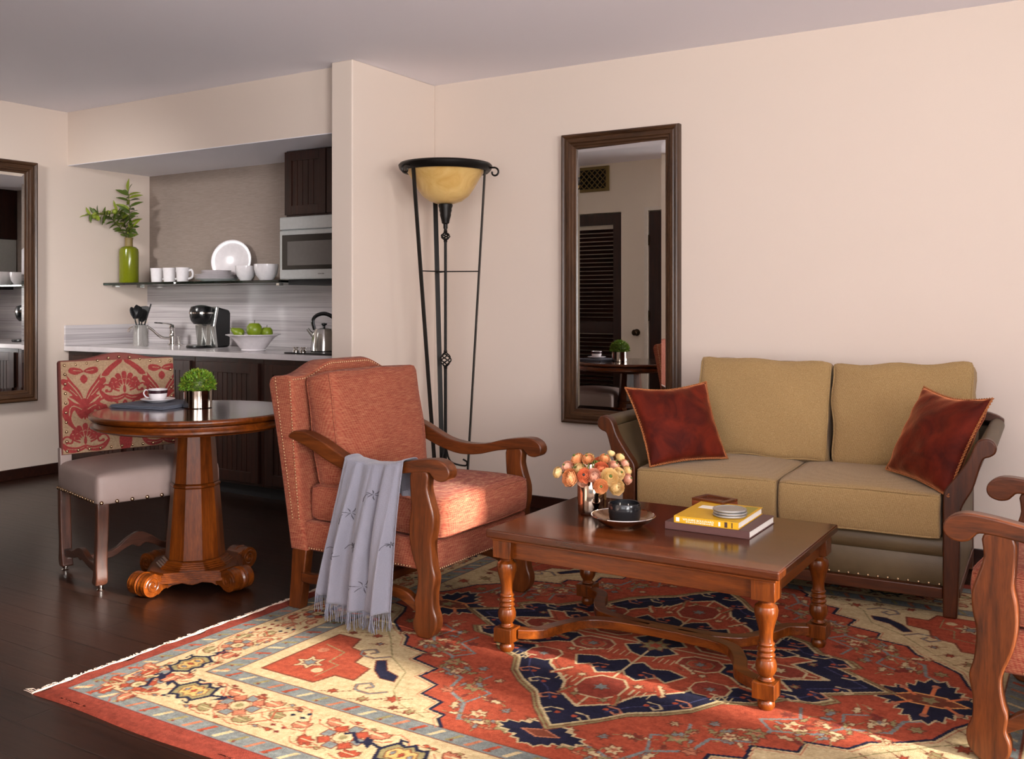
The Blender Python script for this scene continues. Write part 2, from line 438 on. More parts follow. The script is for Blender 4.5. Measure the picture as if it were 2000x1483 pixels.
# ------------------------------------------------------------------ colour patterns woven into cloth
class Canvas:
    """a woven colour chart; u,v in metres, mirror axes optional"""
    def __init__(s, w, h, step, base):
        s.w, s.h, s.st = w, h, step
        s.nx = int(round(w / step)) + 1; s.ny = int(round(h / step)) + 1
        s.a = np.empty((s.ny, s.nx, 3), np.float32); s.a[:] = base[:3]
        s.mir = [(1, 1)]; s.c = (0, 0)
    def _pts(s, pts, m): return [((x * m[0]) + s.c[0], (y * m[1]) + s.c[1]) for x, y in pts]
    def _fill(s, P, col):
        xs = [p[0] / s.st for p in P]; ys = [p[1] / s.st for p in P]
        x0 = max(0, int(min(xs))); x1 = min(s.nx - 1, int(max(xs)) + 1); y0 = max(0, int(min(ys))); y1 = min(s.ny - 1, int(max(ys)) + 1)
        if x1 < x0 or y1 < y0: return
        X, Y = np.meshgrid(np.arange(x0, x1 + 1), np.arange(y0, y1 + 1))
        ins = np.zeros(X.shape, bool); n = len(xs)
        for i in range(n):
            j = (i - 1) % n
            if ys[i] == ys[j]: continue
            cnd = ((ys[i] > Y) != (ys[j] > Y)) & (X < (xs[j] - xs[i]) * (Y - ys[i]) / (ys[j] - ys[i]) + xs[i])
            ins ^= cnd
        s.a[y0:y1 + 1, x0:x1 + 1][ins] = col[:3]
    def fill(s, pts, col):
        for m in s.mir: s._fill(s._pts(pts, m), col)
    def disc(s, x, y, r, col, ry=None, n=14):
        s.fill([(x + r * math.cos(2 * PI * k / n), y + (ry or r) * math.sin(2 * PI * k / n)) for k in range(n)], col)
    def line(s, pts, w, col, closed=False):
        q = list(pts) + ([pts[0]] if closed else [])
        for (ax, ay), (bx, by) in zip(q[:-1], q[1:]):
            dx, dy = bx - ax, by - ay; L = math.hypot(dx, dy)
            if L < 1e-9: continue
            nx, ny = -dy / L * w / 2, dx / L * w / 2; ex, ey = dx / L * w * .3, dy / L * w * .3
            s.fill([(ax + nx - ex, ay + ny - ey), (bx + nx + ex, by + ny + ey), (bx - nx + ex, by - ny + ey), (ax - nx - ex, ay - ny - ey)], col)
    def shape(s, pts, fillc, outc=None, w=.006):
        s.fill(pts, fillc)
        if outc: s.line(pts, w, outc, True)
    def to_mesh(s, name, mat, parent, posfn):
        u = (np.arange(s.nx) * s.st); v = (np.arange(s.ny) * s.st)
        U, V = np.meshgrid(u, v)
        co = posfn(U, V).reshape(-1, 3).astype(np.float32)
        me = bpy.data.meshes.new(name)
        nv = s.nx * s.ny; nf = (s.nx - 1) * (s.ny - 1)
        me.vertices.add(nv); me.vertices.foreach_set('co', co.ravel())
        i = np.arange(nv).reshape(s.ny, s.nx)
        q = np.stack([i[:-1, :-1], i[:-1, 1:], i[1:, 1:], i[1:, :-1]], -1).reshape(-1)
        me.loops.add(nf * 4); me.loops.foreach_set('vertex_index', q.astype(np.int32))
        me.polygons.add(nf); me.polygons.foreach_set('loop_start', (np.arange(nf) * 4).astype(np.int32))
        me.update(calc_edges=True)
        me.polygons.foreach_set('use_smooth', np.ones(nf, bool))
        at = me.color_attributes.new('pattern', 'FLOAT_COLOR', 'POINT')
        ca = np.ones((nv, 4), np.float32); ca[:, :3] = s.a.reshape(-1, 3)
        at.data.foreach_set('color', ca.ravel())
        me.materials.append(mat)
        o = bpy.data.objects.new(name, me); COL.objects.link(o)
        if parent is not None: o.parent = parent
        return o

def rbox(sx, sy, sz, r, crown=0, n=14, nz=5, wr=0, seed=1, crown_side=0, bottom=.5):
    """soft upholstered block centred on origin, rounded edges, crowned top; returns MB"""
    h = Vector((sx / 2, sy / 2, sz / 2)); mb = MB()
    rnd = random.Random(seed); ph = [rnd.uniform(0, 6.28) for _ in range(8)]
    def warp(p):
        inner = Vector((max(-h.x + r, min(h.x - r, p.x)), max(-h.y + r, min(h.y - r, p.y)), max(-h.z + r, min(h.z - r, p.z))))
        d = p - inner
        if d.length > 1e-9: p = inner + d.normalized() * r
        a, b_, c = p.x / h.x, p.y / h.y, p.z / h.z
        k = max(0, 1 - a * a) * max(0, 1 - b_ * b_)
        z = p.z + crown * k ** .6 * (1 if c > 0 else -bottom) * abs(c)
        x = p.x + crown_side * (1 if a > 0 else -1) * abs(a) ** 3 * max(0, 1 - b_ * b_) * max(0, 1 - c * c)
        y = p.y + crown_side * (1 if b_ > 0 else -1) * abs(b_) ** 3 * max(0, 1 - a * a) * max(0, 1 - c * c)
        if wr:
            z += wr * math.sin(a * 5 + ph[0]) * math.sin(b_ * 4 + ph[1])
            y += wr * math.sin(a * 7 + ph[2]) * math.sin(c * 3 + ph[3])
            x += wr * math.sin(b_ * 6 + ph[4]) * math.sin(c * 3 + ph[5])
        return (x, y, z)
    def sp(t):  # denser near the edges
        t = 2 * t - 1
        return math.copysign(abs(t) ** .7, t) if False else math.sin(t * PI / 2)
    X, Y, Z = h
    def face(fn, a, b_, flip): mb.grid(lambda u, v: warp(Vector(fn(sp(u), sp(v)))), a, b_, flip=flip)
    face(lambda u, v: (u * X, v * Y, Z), n, n, False); face(lambda u, v: (u * X, v * Y, -Z), n, n, True)
    face(lambda u, v: (u * X, -Y, v * Z), n, nz, False); face(lambda u, v: (u * X, Y, v * Z), n, nz, True)
    face(lambda u, v: (X, u * Y, v * Z), n, nz, False); face(lambda u, v: (-X, u * Y, v * Z), n, nz, True)
    mb.warp = warp; mb.h = h
    return mb

def weld(o, d=.0004):
    import bmesh
    bm = bmesh.new(); bm.from_mesh(o.data); bmesh.ops.remove_doubles(bm, verts=bm.verts, dist=d); bm.to_mesh(o.data); bm.free()
    o.data.polygons.foreach_set('use_smooth', [True] * len(o.data.polygons)); o.data.update()
    return o

def seam(mb, zc, r=.0045, ins=.004, n=14):
    """piping that follows the edge of an rbox at height sign zc"""
    X, Y, Z = mb.h; pts = []
    seq = [(-1 + 2 * k / n, -1) for k in range(n)] + [(1, -1 + 2 * k / n) for k in range(n)] + [(1 - 2 * k / n, 1) for k in range(n)] + [(-1, 1 - 2 * k / n) for k in range(n)]
    for a, b_ in seq:
        p = Vector(mb.warp(Vector((a * X, b_ * Y, zc * Z))))
        q = Vector((p.x, p.y, 0)); pts.append(p)
    s = MB(); s.tube(pts, r, 6, closed=True)
    return s

def cushion(name, mat, parent, sx, sy, sz, M, r=.03, crown=.02, wr=.002, seed=1, side=.01, pip=.0045, seams=(1, -1), piping_mat=None, n=16, bottom=.3):
    b = rbox(sx, sy, sz, r, crown, n=n, wr=wr, seed=seed, crown_side=side, bottom=bottom)
    o = MB().add(b.v, b.f, M).build(name, mat, parent, smooth=180); weld(o)
    s = MB()
    for zc in seams:
        q = seam(b, zc, pip); s.add(q.v, q.f, M)
    s.build('piping', piping_mat or mat, o, smooth=180)
    return o

def nails(pts, r, mat, parent, M=None, n=8, limit=100, each='nail_head', rest='nail_trim'):
    """dome nail heads; the `limit` nearest the camera are parts of their own, the rest one part"""
    W_ = M or Matrix(); cpos = Vector((0, 0, 1.22))
    pts = sorted(pts, key=lambda q: (W_ @ Vector(q[0]) - cpos).length - .3 * ((W_.to_3x3() @ Vector(q[1])).normalized().dot((cpos - W_ @ Vector(q[0])).normalized())))
    first = None
    for p, nr in pts[:limit]:
        if first is None:
            first = MB().lathe([(r, 0), (r * .92, r * .35), (r * .6, r * .65), (0, r * .78)], n).build(each, mat, parent, smooth=180); o = first
        else:
            o = first.copy(); COL.objects.link(o); o.parent = parent
        o.location = p; o.rotation_mode = 'QUATERNION'; o.rotation_quaternion = Vector(nr).normalized().to_track_quat('Z', 'Y')
    if len(pts) > limit:
        mb = MB()
        for p, nr in pts[limit:]:
            q = Vector(nr).normalized().to_track_quat('Z', 'Y').to_matrix().to_4x4()
            mb.lathe([(r, 0), (r * .92, r * .35), (r * .6, r * .65), (0, r * .78)], n, T(*p) @ q)
        tag(mb.build(rest, mat, parent, smooth=180), kind='stuff')

# ================================================================== the room
GLASS_TILT = -.034   # the silvered pane sits very slightly skewed in its frame
XL, XR, YB, YF, HC, HS = -6.43, 3.0, 4.97, -3.0, 2.607, 2.2196
XP, XA, YP, YS = -3.644, -3.803, 4.178, 4.2665
def struct(name, mb, mat, **k):
    o = mb.build(name, mat, None, **k); o['kind'] = 'structure'; return o
struct('floor', MB().box(XL - .12, XR + .12, YF - .12, YB + .12, -.1, 0), M_floor, smooth=0)
struct('ceiling', MB().box(XL - .12, XR + .12, YF - .12, YB + .12, HC, HC + .1), M_ceil, smooth=0)
struct('wall_left', MB().box(XL - .12, XL, 1.25, YB + .12, 0, HC), M_wall, smooth=0)
struct('wall_back', MB().box(XA + .02, XR + .12, YB, YB + .12, 0, HC), M_wall, smooth=0)
struct('wall_kitchen_back', MB().box(XL, XA + .02, YB, YB + .12, 0, HC), M_paper_wall, smooth=0)
struct('wall_pier', MB().box(XA, XP, YP, YB, 0, HC), M_wall, smooth=0, bevel=.008, bseg=3)
struct('wall_soffit', MB().box(XL, XA, YS, YB, HS + .004, HC), M_wall, smooth=0)
struct('ceiling_kitchen', MB().box(XL, XA, YS + .001, YB, HS, HS + .004), M_ceil, smooth=0)
# right wall with openings: (y0,y1,z0,z1)
def wall_with_openings(name, axis, pos, th, a0, a1, ops, mat):
    mb = MB(); cur = a0
    for o0, o1, z0, z1 in ops:
        def bx(p, q, z, w):
            if axis == 'x': mb.box(pos, pos + th, p, q, z, w)
            else: mb.box(p, q, pos, pos + th, z, w)
        bx(cur, o0, 0, HC)
        if z0 > 0: bx(o0, o1, 0, z0)
        bx(o0, o1, z1, HC); cur = o1
    if axis == 'x': mb.box(pos, pos + th, cur, a1, 0, HC)
    else: mb.box(cur, a1, pos, pos + th, 0, HC)
    return struct(name, mb, mat, smooth=0)
wall_with_openings('wall_right', 'x', XR, .12, YF, YB, [(-2.0, .2, .25, 2.45), (1.3, 2.1, 1.35, 2.12), (2.40, 2.63, .45, 2.12)], M_wall)
wall_with_openings('wall_front', 'y', YF - .12, .12, -2.9, XR, [(-1.3, 2.1, .4, 2.4)], M_wall)
struct('wall_hall_side', MB().box(-3.02, -2.9, YF, 1.4, 0, HC), M_wall, smooth=0)
wc = MB().box(XL, -3.02, 1.28, 1.33, 0, HC).box(XL, -5.16, 1.33, 1.4, 0, HC).box(-5.16, -4.31, 1.33, 1.4, 2.12, HC).box(-4.31, -4.02, 1.33, 1.4, 0, HC).box(-4.02, -3.27, 1.33, 1.4, 2.115, HC).box(-3.27, -3.02, 1.33, 1.4, 0, HC)
struct('wall_closet', wc, M_white_wall, smooth=0)
# baseboards
def base(name, mb): struct(name, mb, espresso['x'], smooth=0, bevel=.004)
base('baseboard_left', MB().box(XL, XL + .016, 1.42, 4.26, 0, .075))
base('baseboard_back', MB().box(XP, XR, YB - .016, YB, 0, .075))
base('baseboard_pier', MB().box(XP, XP + .016, YP, YB - .016, 0, .075).box(XA + .002, XP + .016, YP - .016, YP, 0, .075))
# window frames for the openings (behind and right of the camera)
def win_frame(name, axis, pos, a0, a1, z0, z1, nm):
    mb = MB(); w = .04
    def bx(p, q, z, t):
        if axis == 'x': mb.box(pos + .03, pos + .08, p, q, z, t)
        else: mb.box(p, q, pos - .08, pos - .03, z, t)
    bx(a0, a0 + w, z0, z1); bx(a1 - w, a1, z0, z1); bx(a0 + w, a1 - w, z0, z0 + w); bx(a0 + w, a1 - w, z1 - w, z1)
    for k in range(1, nm):
        c = a0 + (a1 - a0) * k / nm; bx(c - .02, c + .02, z0 + w, z1 - w)
    struct(name, mb, M_door['z'], smooth=0)
win_frame('window_1', 'x', XR, -2.0, .2, .25, 2.45, 2)
win_frame('window_2', 'y', YF, -1.3, 2.1, .4, 2.4, 3)
# closet louvre door, panel door (seen in the tall mirror)
d1 = MB(); x0, x1, y0, y1 = -5.15, -4.32, 1.345, 1.385
d1.box(x0, x0 + .09, y0, y1, .01, 2.11).box(x1 - .09, x1, y0, y1, .01, 2.11).box(x0 + .09, x1 - .09, y0, y1, 2.0, 2.11).box(x0 + .09, x1 - .09, y0, y1, .01, .2).box(x0 + .09, x1 - .09, y0, y1, .92, 1.04)
dd = d1.build('door_1', M_door['z'], None, smooth=0, bevel=.003); dd['kind'] = 'structure'
lv = MB()
for z in list(np.arange(.22, .90, .042)) + list(np.arange(1.06, 1.98, .042)):
    lv.box(-(x1 - x0) / 2 + .09, (x1 - x0) / 2 - .09, -.022, .022, -.004, .004, T((x0 + x1) / 2, (y0 + y1) / 2, z) @ RX(-.7))
lv.build('louvre_slats', M_door['x'], dd, smooth=0)
d2 = MB(); x0, x1 = -4.01, -3.28
d2.box(x0, x1, y0, y1, .01, 2.105)
d2o = d2.build('door_2', M_door['z'], None, smooth=0, bevel=.003); d2o['kind'] = 'structure'
for za, zb, arch in ((.25, .78, 0), (.95, 1.95, 1)):
    xa, xb = x0 + .13, x1 - .13
    top = [(xb, zb), ] + ([(xa + (xb - xa) * (1 - k / 10), zb + .05 * math.sin(PI * k / 10)) for k in range(1, 10)] if arch else []) + [(xa, zb)]
    poly = [(xa, za), (xb, za)] + top
    MB().prism(poly, y1, y1 + .012).build('door_panel', M_door['z'], d2o, smooth=0, bevel=.008)
for z in (1.83, 1.10):
    MB().box(x0 - .012, x0 + .006, y1, y1 + .006, z - .05, z + .05).tube([(x0 - .003, y1 + .006, z - .05), (x0 - .003, y1 + .006, z + .05)], .006).build('hinge', M_bronze, d2o)
jm = MB().box(-4.05, -4.015, 1.4, 1.412, 0, 2.15).box(-4.015, -3.275, 1.4, 1.412, 2.115, 2.15).box(-3.275, -3.24, 1.4, 1.412, 0, 2.15)
struct('trim_1', jm, simple('white_door_casing', srgb(235, 228, 215), .5), smooth=0)
kn = thing('door_bumper', 'round dark bronze door bumper on pale wall, seen in the tall mirror', 'door bumper', (-4.135, 1.4, .936))
MB().lathe([(.034, 0), (.034, .006), (.012, .012), (.012, .03), (.026, .04), (.03, .055), (.02, .068), (0, .07)], 20, RX(-PI / 2)).build('bumper_head', M_bronze, kn)
vt = thing('air_vent', 'olive bronze fretwork air grille high on pale wall, seen in the tall mirror', 'vent', (-4.76, 1.4, 2.46))
MB().box(-.31, .31, .0, .006, -.12, .12).build('backing', M_dark, vt, smooth=0)
vf = MB().box(-.32, -.285, 0, .02, -.125, .125).box(.285, .32, 0, .02, -.125, .125).box(-.285, .285, 0, .02, .095, .125).box(-.285, .285, 0, .02, -.125, -.095)
vf.build('frame', M_bvent, vt, smooth=0, bevel=.003)
vg = MB()
for k in range(-9, 10):
    cx = k * .062
    for sg in (-1, 1):
        a = (cx - .095, .012, -.095 * sg); b2 = (cx + .095, .012, .095 * sg)
        p, q = Vector(a), Vector(b2)
        if p.x < -.285: p = p + (q - p) * ((-.285 - p.x) / (q.x - p.x))
        if q.x > .285: q = q + (p - q) * ((q.x - .285) / (q.x - p.x))
        if q.x > p.x: vg.tube([p, q], .0055, 4)
vg.build('fretwork', M_bvent, vt, smooth=0)

# ================================================================== kitchen
def beadboard(x0, x1, z0, z1, y, pitch=.04):
    mb = MB(); n = max(1, int((x1 - x0) / pitch)); w = (x1 - x0) / n
    for k in range(n): mb.box(x0 + k * w + .002, x0 + (k + 1) * w - .002, y, y + .01, z0, z1)
    return mb
def cab_door(parent, x0, x1, z0, z1, y, stile=.065):
    f = MB().box(x0, x0 + stile, y, y + .02, z0, z1).box(x1 - stile, x1, y, y + .02, z0, z1).box(x0 + stile, x1 - stile, y, y + .02, z1 - stile, z1).box(x0 + stile, x1 - stile, y, y + .02, z0, z0 + stile)
    f.box(x0 + stile, x1 - stile, y + .017, y + .02, z0 + stile, z1 - stile)
    d = f.build('door', espresso['z'], parent, smooth=0, bevel=.003)
    beadboard(x0 + stile, x1 - stile, z0 + stile, z1 - stile, y + .008).build('beadboard_panel', espresso['z'], d, smooth=0, bevel=.0015)
    return d
cabs = [(-6.425, -5.77, 'dark wood base cabinet at left wall, behind the damask chair'), (-5.77, -5.066, 'dark wood base cabinet between left-wall cabinet and the one below the coffee maker'),
        (-5.066, -4.441, 'dark beadboard base cabinet below the coffee maker'), (-4.441, -3.806, 'dark beadboard base cabinet below kettle, beside beige wall end')]
for x0, x1, lb in cabs:
    c = thing('base_cabinet', lb, 'cabinet', ((x0 + x1) / 2, 4.6, 0), 0, 'kitchen base cabinets')
    w = (x1 - x0) / 2 - .001
    MB().box(-w, w, -.33, .36, .08, .874).build('carcass', espresso['z'], c, smooth=0, bevel=.002)
    MB().box(-w, w, -.27, .36, 0, .08).build('toe_kick', M_blackmat, c, smooth=0)
    cab_door(c, -w + .03, w - .03, .10, .845, -.35)
wt = MB().box(XL + .001, XA - .001, 4.2325, YB - .001, .875, .91)
tag(wt.build('worktop', M_marble_top, None, smooth=0, bevel=.004), 'grey striped marble kitchen worktop running along the dark cabinets', 'worktop')
tag(MB().box(XL + .001, XL + .021, 4.235, YB - .022, .911, 1.06).build('side_splashback', M_marble, None, smooth=0, bevel=.002), 'low grey striped marble upstand on the left wall behind utensil pot', 'splashback')
tag(MB().box(XL + .001, XA - .001, YB - .021, YB - .001, .911, 1.353).build('splashback', M_marble, None, smooth=0), 'grey striped marble splashback panel between worktop and glass shelf', 'splashback')
sh = thing('glass_shelf', 'long green-edged glass shelf carrying white crockery and green vase', 'shelf', (-5.5, 4.75, 1.355))
MB().box(XL + .001 + 5.5, -4.603 + 5.5, 4.555 - 4.75, YB - .002 - 4.75, 0, .018).build('glass_pane', M_glass, sh, smooth=0, bevel=.003)
for yy in (-.1, .12):
    MB().box(XL + .001 + 5.5, XL + .045 + 5.5, yy - .02, yy + .02, -.014, -.001).build('bracket', M_steel, sh, smooth=0, bevel=.002)
MB().box(.87, .896, -.19, -.15, -.02, -.001).build('bracket', M_steel, sh, smooth=0, bevel=.002)
uc = thing('wall_cabinet', 'dark beadboard wall cabinet above the microwave', 'cabinet', (-4.2, 4.79, 1.785))
MB().box(-.398, .394, -.17, .178, 0, .433).build('carcass', espresso['z'], uc, smooth=0, bevel=.002)
cab_door(uc, -.395, -.037, .012, .425, -.19, .06); cab_door(uc, -.027, .385, .012, .425, -.19, .06)
mw = thing('microwave', 'stainless steel built-in microwave below the dark wall cabinet', 'microwave', (-4.2, 4.56, 1.375))
MB().box(-.4, .394, .022, .40, 0, .405).build('housing', M_mw, mw, smooth=0, bevel=.003)
MB().box(-.4, .394, 0, .022, .322, .405).build('vent_strip', M_mw, mw, smooth=0, bevel=.006)
dr = MB().box(-.4, .394, 0, .022, 0, .318).build('door', M_mw, mw, smooth=0, bevel=.006)
MB().box(-.375, .25, -.003, .001, .062, .288).build('window_surround', M_ovenblk, dr, smooth=0, bevel=.01)
MB().box(-.325, .19, -.0045, -.002, .09, .245).build('window', M_screen, dr, smooth=0)
bd = MB()
for k, w in enumerate((.006, .008, .007, .009, .007)): bd.box(-.062 + k * .011, -.062 + k * .011 + w, -.001, .0, .030, .037)
bd.build('badge', M_inkg, dr, smooth=0)
MB().box(-.37, .39, .05, .39, -.035, -.001).build('vent_hood', M_blackmat, mw, smooth=0)

# crockery on the shelf (top of glass 1.373)
ZS = 1.3735
def lathe_obj(name, prof, mat, parent, n=40, loc=(0, 0, 0), fn=None): return MB().lathe(prof, n, T(*loc), fn=fn).build(name, mat, parent)
cup_prof = [(0, .0), (.036, 0), (.040, .004), (.043, .03), (.046, .075), (.050, .108), (.047, .108), (.043, .075), (.039, .03), (.034, .008), (0, .007)]
def handle(R, z0, z1, out, r=.006, a=0):
    pts = [(R, 0, z1), (R + out * .7, 0, z1 + .004), (R + out, 0, z1 - (z1 - z0) * .35), (R + out * .8, 0, z0 + (z1 - z0) * .2), (R, 0, z0)]
    return MB().tube(smooth_poly(pts, 5, False), r, 8, M=RZ(a), flat=1.4)
for x, lb in ((-6.045, 'white china mug, leftmost of three on the glass shelf'), (-5.905, 'white china mug in the middle of three on the glass shelf'), (-5.76, 'white china mug nearest the plates on the glass shelf')):
    t = thing('mug', lb, 'mug', (x, 4.74, ZS), .45, 'white mugs on the glass shelf')
    lathe_obj('cup', cup_prof, M_china, t)
    handle(.043, .025, .085, .034).build('handle', M_china, t)
def plate(R, h): return [(0, 0), (R * .55, 0), (R * .62, h * .15), (R * .7, h * .45), (R * .97, h * .85), (R, h), (R * .97, h * 1.05), (R * .68, h * .7), (R * .58, h * .45), (0, h * .4)]
sx = -5.405
for k in range(4):
    t = lathe_obj('plate', plate(.148, .02), M_china, None, 48); t.location = (sx, 4.74, ZS + .0 + k * .0105)
    tag(t, 'large white dinner plate, ' + ['bottom of the stack', 'second from the bottom of the stack', 'third from the bottom of the stack', 'topmost large plate under the small plates'][k], 'plate', 'stacked dinner plates')
for k in range(3):
    t = lathe_obj('side_plate', plate(.105, .016), M_china, None, 48); t.location = (sx, 4.74, ZS + .045 + k * .0095)
    tag(t, 'small white side plate, ' + ['lowest of the three small ones on the stack', 'middle of the three small ones on the stack', 'at the very top of the stack'][k], 'plate', 'stacked side plates')
t = lathe_obj('platter', plate(.152, .024), M_china, None, 56)
t.location = (-5.385, 4.872, ZS + .152); t.rotation_euler = (PI / 2 - .14, 0, .42)
tag(t, 'large round white platter leaning upright against taupe wallpaper', 'plate')
bowlp = lambda R, h: [(0, 0), (R * .5, 0), (R * .55, h * .06), (R * .85, h * .35), (R * .98, h * .7), (R, h), (R * .95, h), (R * .93, h * .7), (R * .8, h * .38), (R * .5, h * .12), (0, h * .1)]
for x, y, R, h, lb in ((-5.065, 4.70, .07, .105, 'small deep white bowl right of the plate stack'), (-4.865, 4.70, .083, .112, 'larger white bowl nearest the microwave')):
    t = lathe_obj('bowl', bowlp(R, h), M_china, None, 44); t.location = (x, y, ZS)
    tag(t, lb, 'bowl', 'white bowls on the glass shelf')
# green bottle vase and branches
t = thing('bottle_vase', 'tall olive green glazed bottle vase at shelf end', 'vase', (-6.32, 4.70, ZS))
lathe_obj('body', [(0, 0), (.066, 0), (.07, .006), (.07, .235), (.066, .258), (.052, .272), (.031, .279), (0, .279)], M_bottle, t)
lathe_obj('neck', [(.030, .279), (.028, .29), (.028, .325), (.030, .335), (.032, .343), (.024, .343), (.022, .30), (0, .30)], M_bottleneck, t)
def leaf(mb, p, d, L, w, up=Vector((0, 0, 1)), fold=.25, n=4):
    d = Vector(d).normalized(); s = d.cross(up)
    if s.length < .05: s = d.cross(Vector((1, 0, 0)))
    s.normalize(); nrm = s.cross(d).normalized(); v = []; f = []
    for i in range(n + 1):
        t_ = i / n; ww = w * math.sin(PI * min(1, t_ * .92 + .06)) ** .8 * (1 - .25 * t_); c = Vector(p) + d * (L * t_) - nrm * (L * .18 * t_ * t_)
        v += [c - s * ww + nrm * ww * fold, c, c + s * ww + nrm * ww * fold]
    for i in range(n):
        a = i * 3; f += [(a, a + 1, a + 4, a + 3), (a + 1, a + 2, a + 5, a + 4)]
    mb.add(v, f)
rnd = random.Random(4)
def branch(name, lb, path, nleaf, L, seed, fruit=None, mats=(M_leaf, M_leaf3)):
    rn = random.Random(seed)
    P = [Vector(p) for p in path]; o = P[0].copy()
    t = thing(name, lb, 'branch', tuple(o), 0, 'leafy branches in the green vase')
    q = [Vector(p) - o for p in smooth_poly(path, 6, False)]
    sp_ = q
    MB().tube(sp_, [.0035 * (1 - .6 * i / len(sp_)) for i in range(len(sp_))], 6).build('stem', M_bark, t)
    la, lb2 = MB(), MB()
    for k in range(nleaf):
        u = .30 + .70 * (k + .5) / nleaf; i = min(len(sp_) - 2, int(u * (len(sp_) - 1)))
        p = sp_[i]; tg = (sp_[i + 1] - sp_[i]).normalized()
        sdv = tg.orthogonal(); sdv.rotate(Matrix.Rotation(k * 2.4 + rn.uniform(-.5, .5), 3, tg))
        d = (tg * rn.uniform(.3, .9) + sdv).normalized()
        leaf(la if k % 3 else lb2, p, d, L * rn.uniform(.75, 1.15), L * .2, Vector((rn.uniform(-.5, .5), -1, rn.uniform(.2, 1))))
    leaf(lb2, sp_[-1], (sp_[-1] - sp_[-2]), L, L * .2, Vector((0, -1, .3)))
    la.build('leaves', mats[0], t, smooth=180); lb2.build('young_leaves', mats[1], t, smooth=180)
    if fruit:
        for c, r in fruit:
            MB().ball(tuple(Vector(c) - o), r, 14, 10, (1, 1, .9)).build('fruit', M_leaf3, t)
vz = ZS + .31
branch('leafy_branch', 'tall upright leafy branch in the green bottle vase', [(-6.32, 4.70, vz), (-6.30, 4.69, 1.85), (-6.30, 4.69, 1.95), (-6.315, 4.69, 2.07)], 24, .100, 1)
branch('leafy_branch', 'leafy branch arching far left out of the green vase', [(-6.32, 4.70, vz), (-6.33, 4.62, 1.80), (-6.36, 4.52, 1.88), (-6.375, 4.40, 1.87)], 34, .074, 2, [((-6.375, 4.445, 1.865), .024), ((-6.36, 4.55, 1.90), .018), ((-6.37, 4.47, 1.85), .018)])
branch('leafy_branch', 'short bushy leafy branch between the other two branches', [(-6.32, 4.70, vz), (-6.33, 4.67, 1.82), (-6.345, 4.62, 1.92)], 32, .080, 3, [((-6.35, 4.6, 1.91), .022)])
branch('leafy_branch', 'short low leafy sprig at the mouth of the green vase', [(-6.32, 4.70, vz), (-6.31, 4.69, 1.75), (-6.27, 4.70, 1.80)], 18, .075, 5)

# worktop things (top .91)
ZW = .9105
t = thing('utensil_pot', 'brushed steel utensil pot on the worktop near left wall', 'pot', (-5.96, 4.53, ZW))
lathe_obj('pot', [(0, 0), (.05, 0), (.052, .003), (.052, .148), (.054, .152), (.049, .152), (.048, .01), (0, .01)], M_steel, t)
def utensil(lb, tip, kind, base=(0, 0)):
    # tip relative to the pot centre at (-5.96,4.53,ZW)
    t = thing('cooking_utensil', lb, 'utensil', (-5.96 + base[0], 4.53 + base[1], ZW + .012), 0, 'black utensils in the steel pot')
    d = Vector(tip) - Vector((base[0], base[1], .012)); L = d.length; q = d.to_track_quat('Z', 'Y').to_matrix().to_4x4()
    MB().tube([(0, 0, .004), (0, 0, L * .78)], .005, 8, M=q).build('handle', M_black, t)
    h = MB()
    if kind == 'ladle':
        h.lathe([(0, -.035), (.02, -.03), (.036, -.015), (.042, .008), (.040, .008), (.034, -.012), (.018, -.026), (0, -.031)], 20, q @ T(0, -.01, L * .86) @ RX(1.25) @ Matrix.Scale(1.25, 4))
    elif kind == 'spoon':
        h.ball((0, 0, 0), .034, 14, 8, (.85, .28, 1.25), q @ T(0, 0, L * .86))
    else:
        po = smooth_poly([(-.02, -.05), (.02, -.05), (.036, .02), (.034, .055), (-.034, .06), (-.036, .02)], 3)
        h.prism(po, -.0025, .0025, 'xz', q @ T(0, 0, L * .84))
    h.build('head', M_blackmat, t)
utensil('black slotted spatula leaning right in the steel utensil pot', (.045, .05, .29), 'turner', (-.01, -.01))
utensil('black ladle standing in the middle of the steel utensil pot', (-.01, -.02, .285), 'ladle', (0, .012))
utensil('black spoon leaning left in the steel utensil pot', (-.075, -.02, .28), 'spoon', (.012, 0))
utensil('black turner at the back of the steel utensil pot', (-.03, .05, .27), 'turner', (.005, -.02))
t = thing('kitchen_tap', 'polished chrome swan-neck tap beside utensil pot', 'tap', (-5.90, 4.76, ZW))
lathe_obj('body', [(0, 0), (.032, 0), (.032, .006), (.022, .012), (.02, .06), (.024, .066), (.02, .072), (.018, .12), (.024, .13), (.015, .15), (0, .155)], M_chrome, t, 24)
MB().tube(smooth_poly([(0, -.015, .05), (-.05, -.06, .06), (-.10, -.11, .12), (-.14, -.15, .145), (-.20, -.20, .13), (-.22, -.215, .10)], 6, False), .010, 10).build('spout', M_chrome, t)
MB().tube(smooth_poly([(0, 0, .15), (-.03, -.03, .158), (-.10, -.08, .165)], 5, False), [.006] * 5 + [.005] * 5 + [.004], 8).build('lever', M_chrome, t)
MB().lathe([(0, 0), (.02, 0), (.02, .005), (.012, .01), (.012, .055), (.016, .065), (0, .07)], 20, T(.085, -.01, 0)).build('side_spray', M_chrome, t)
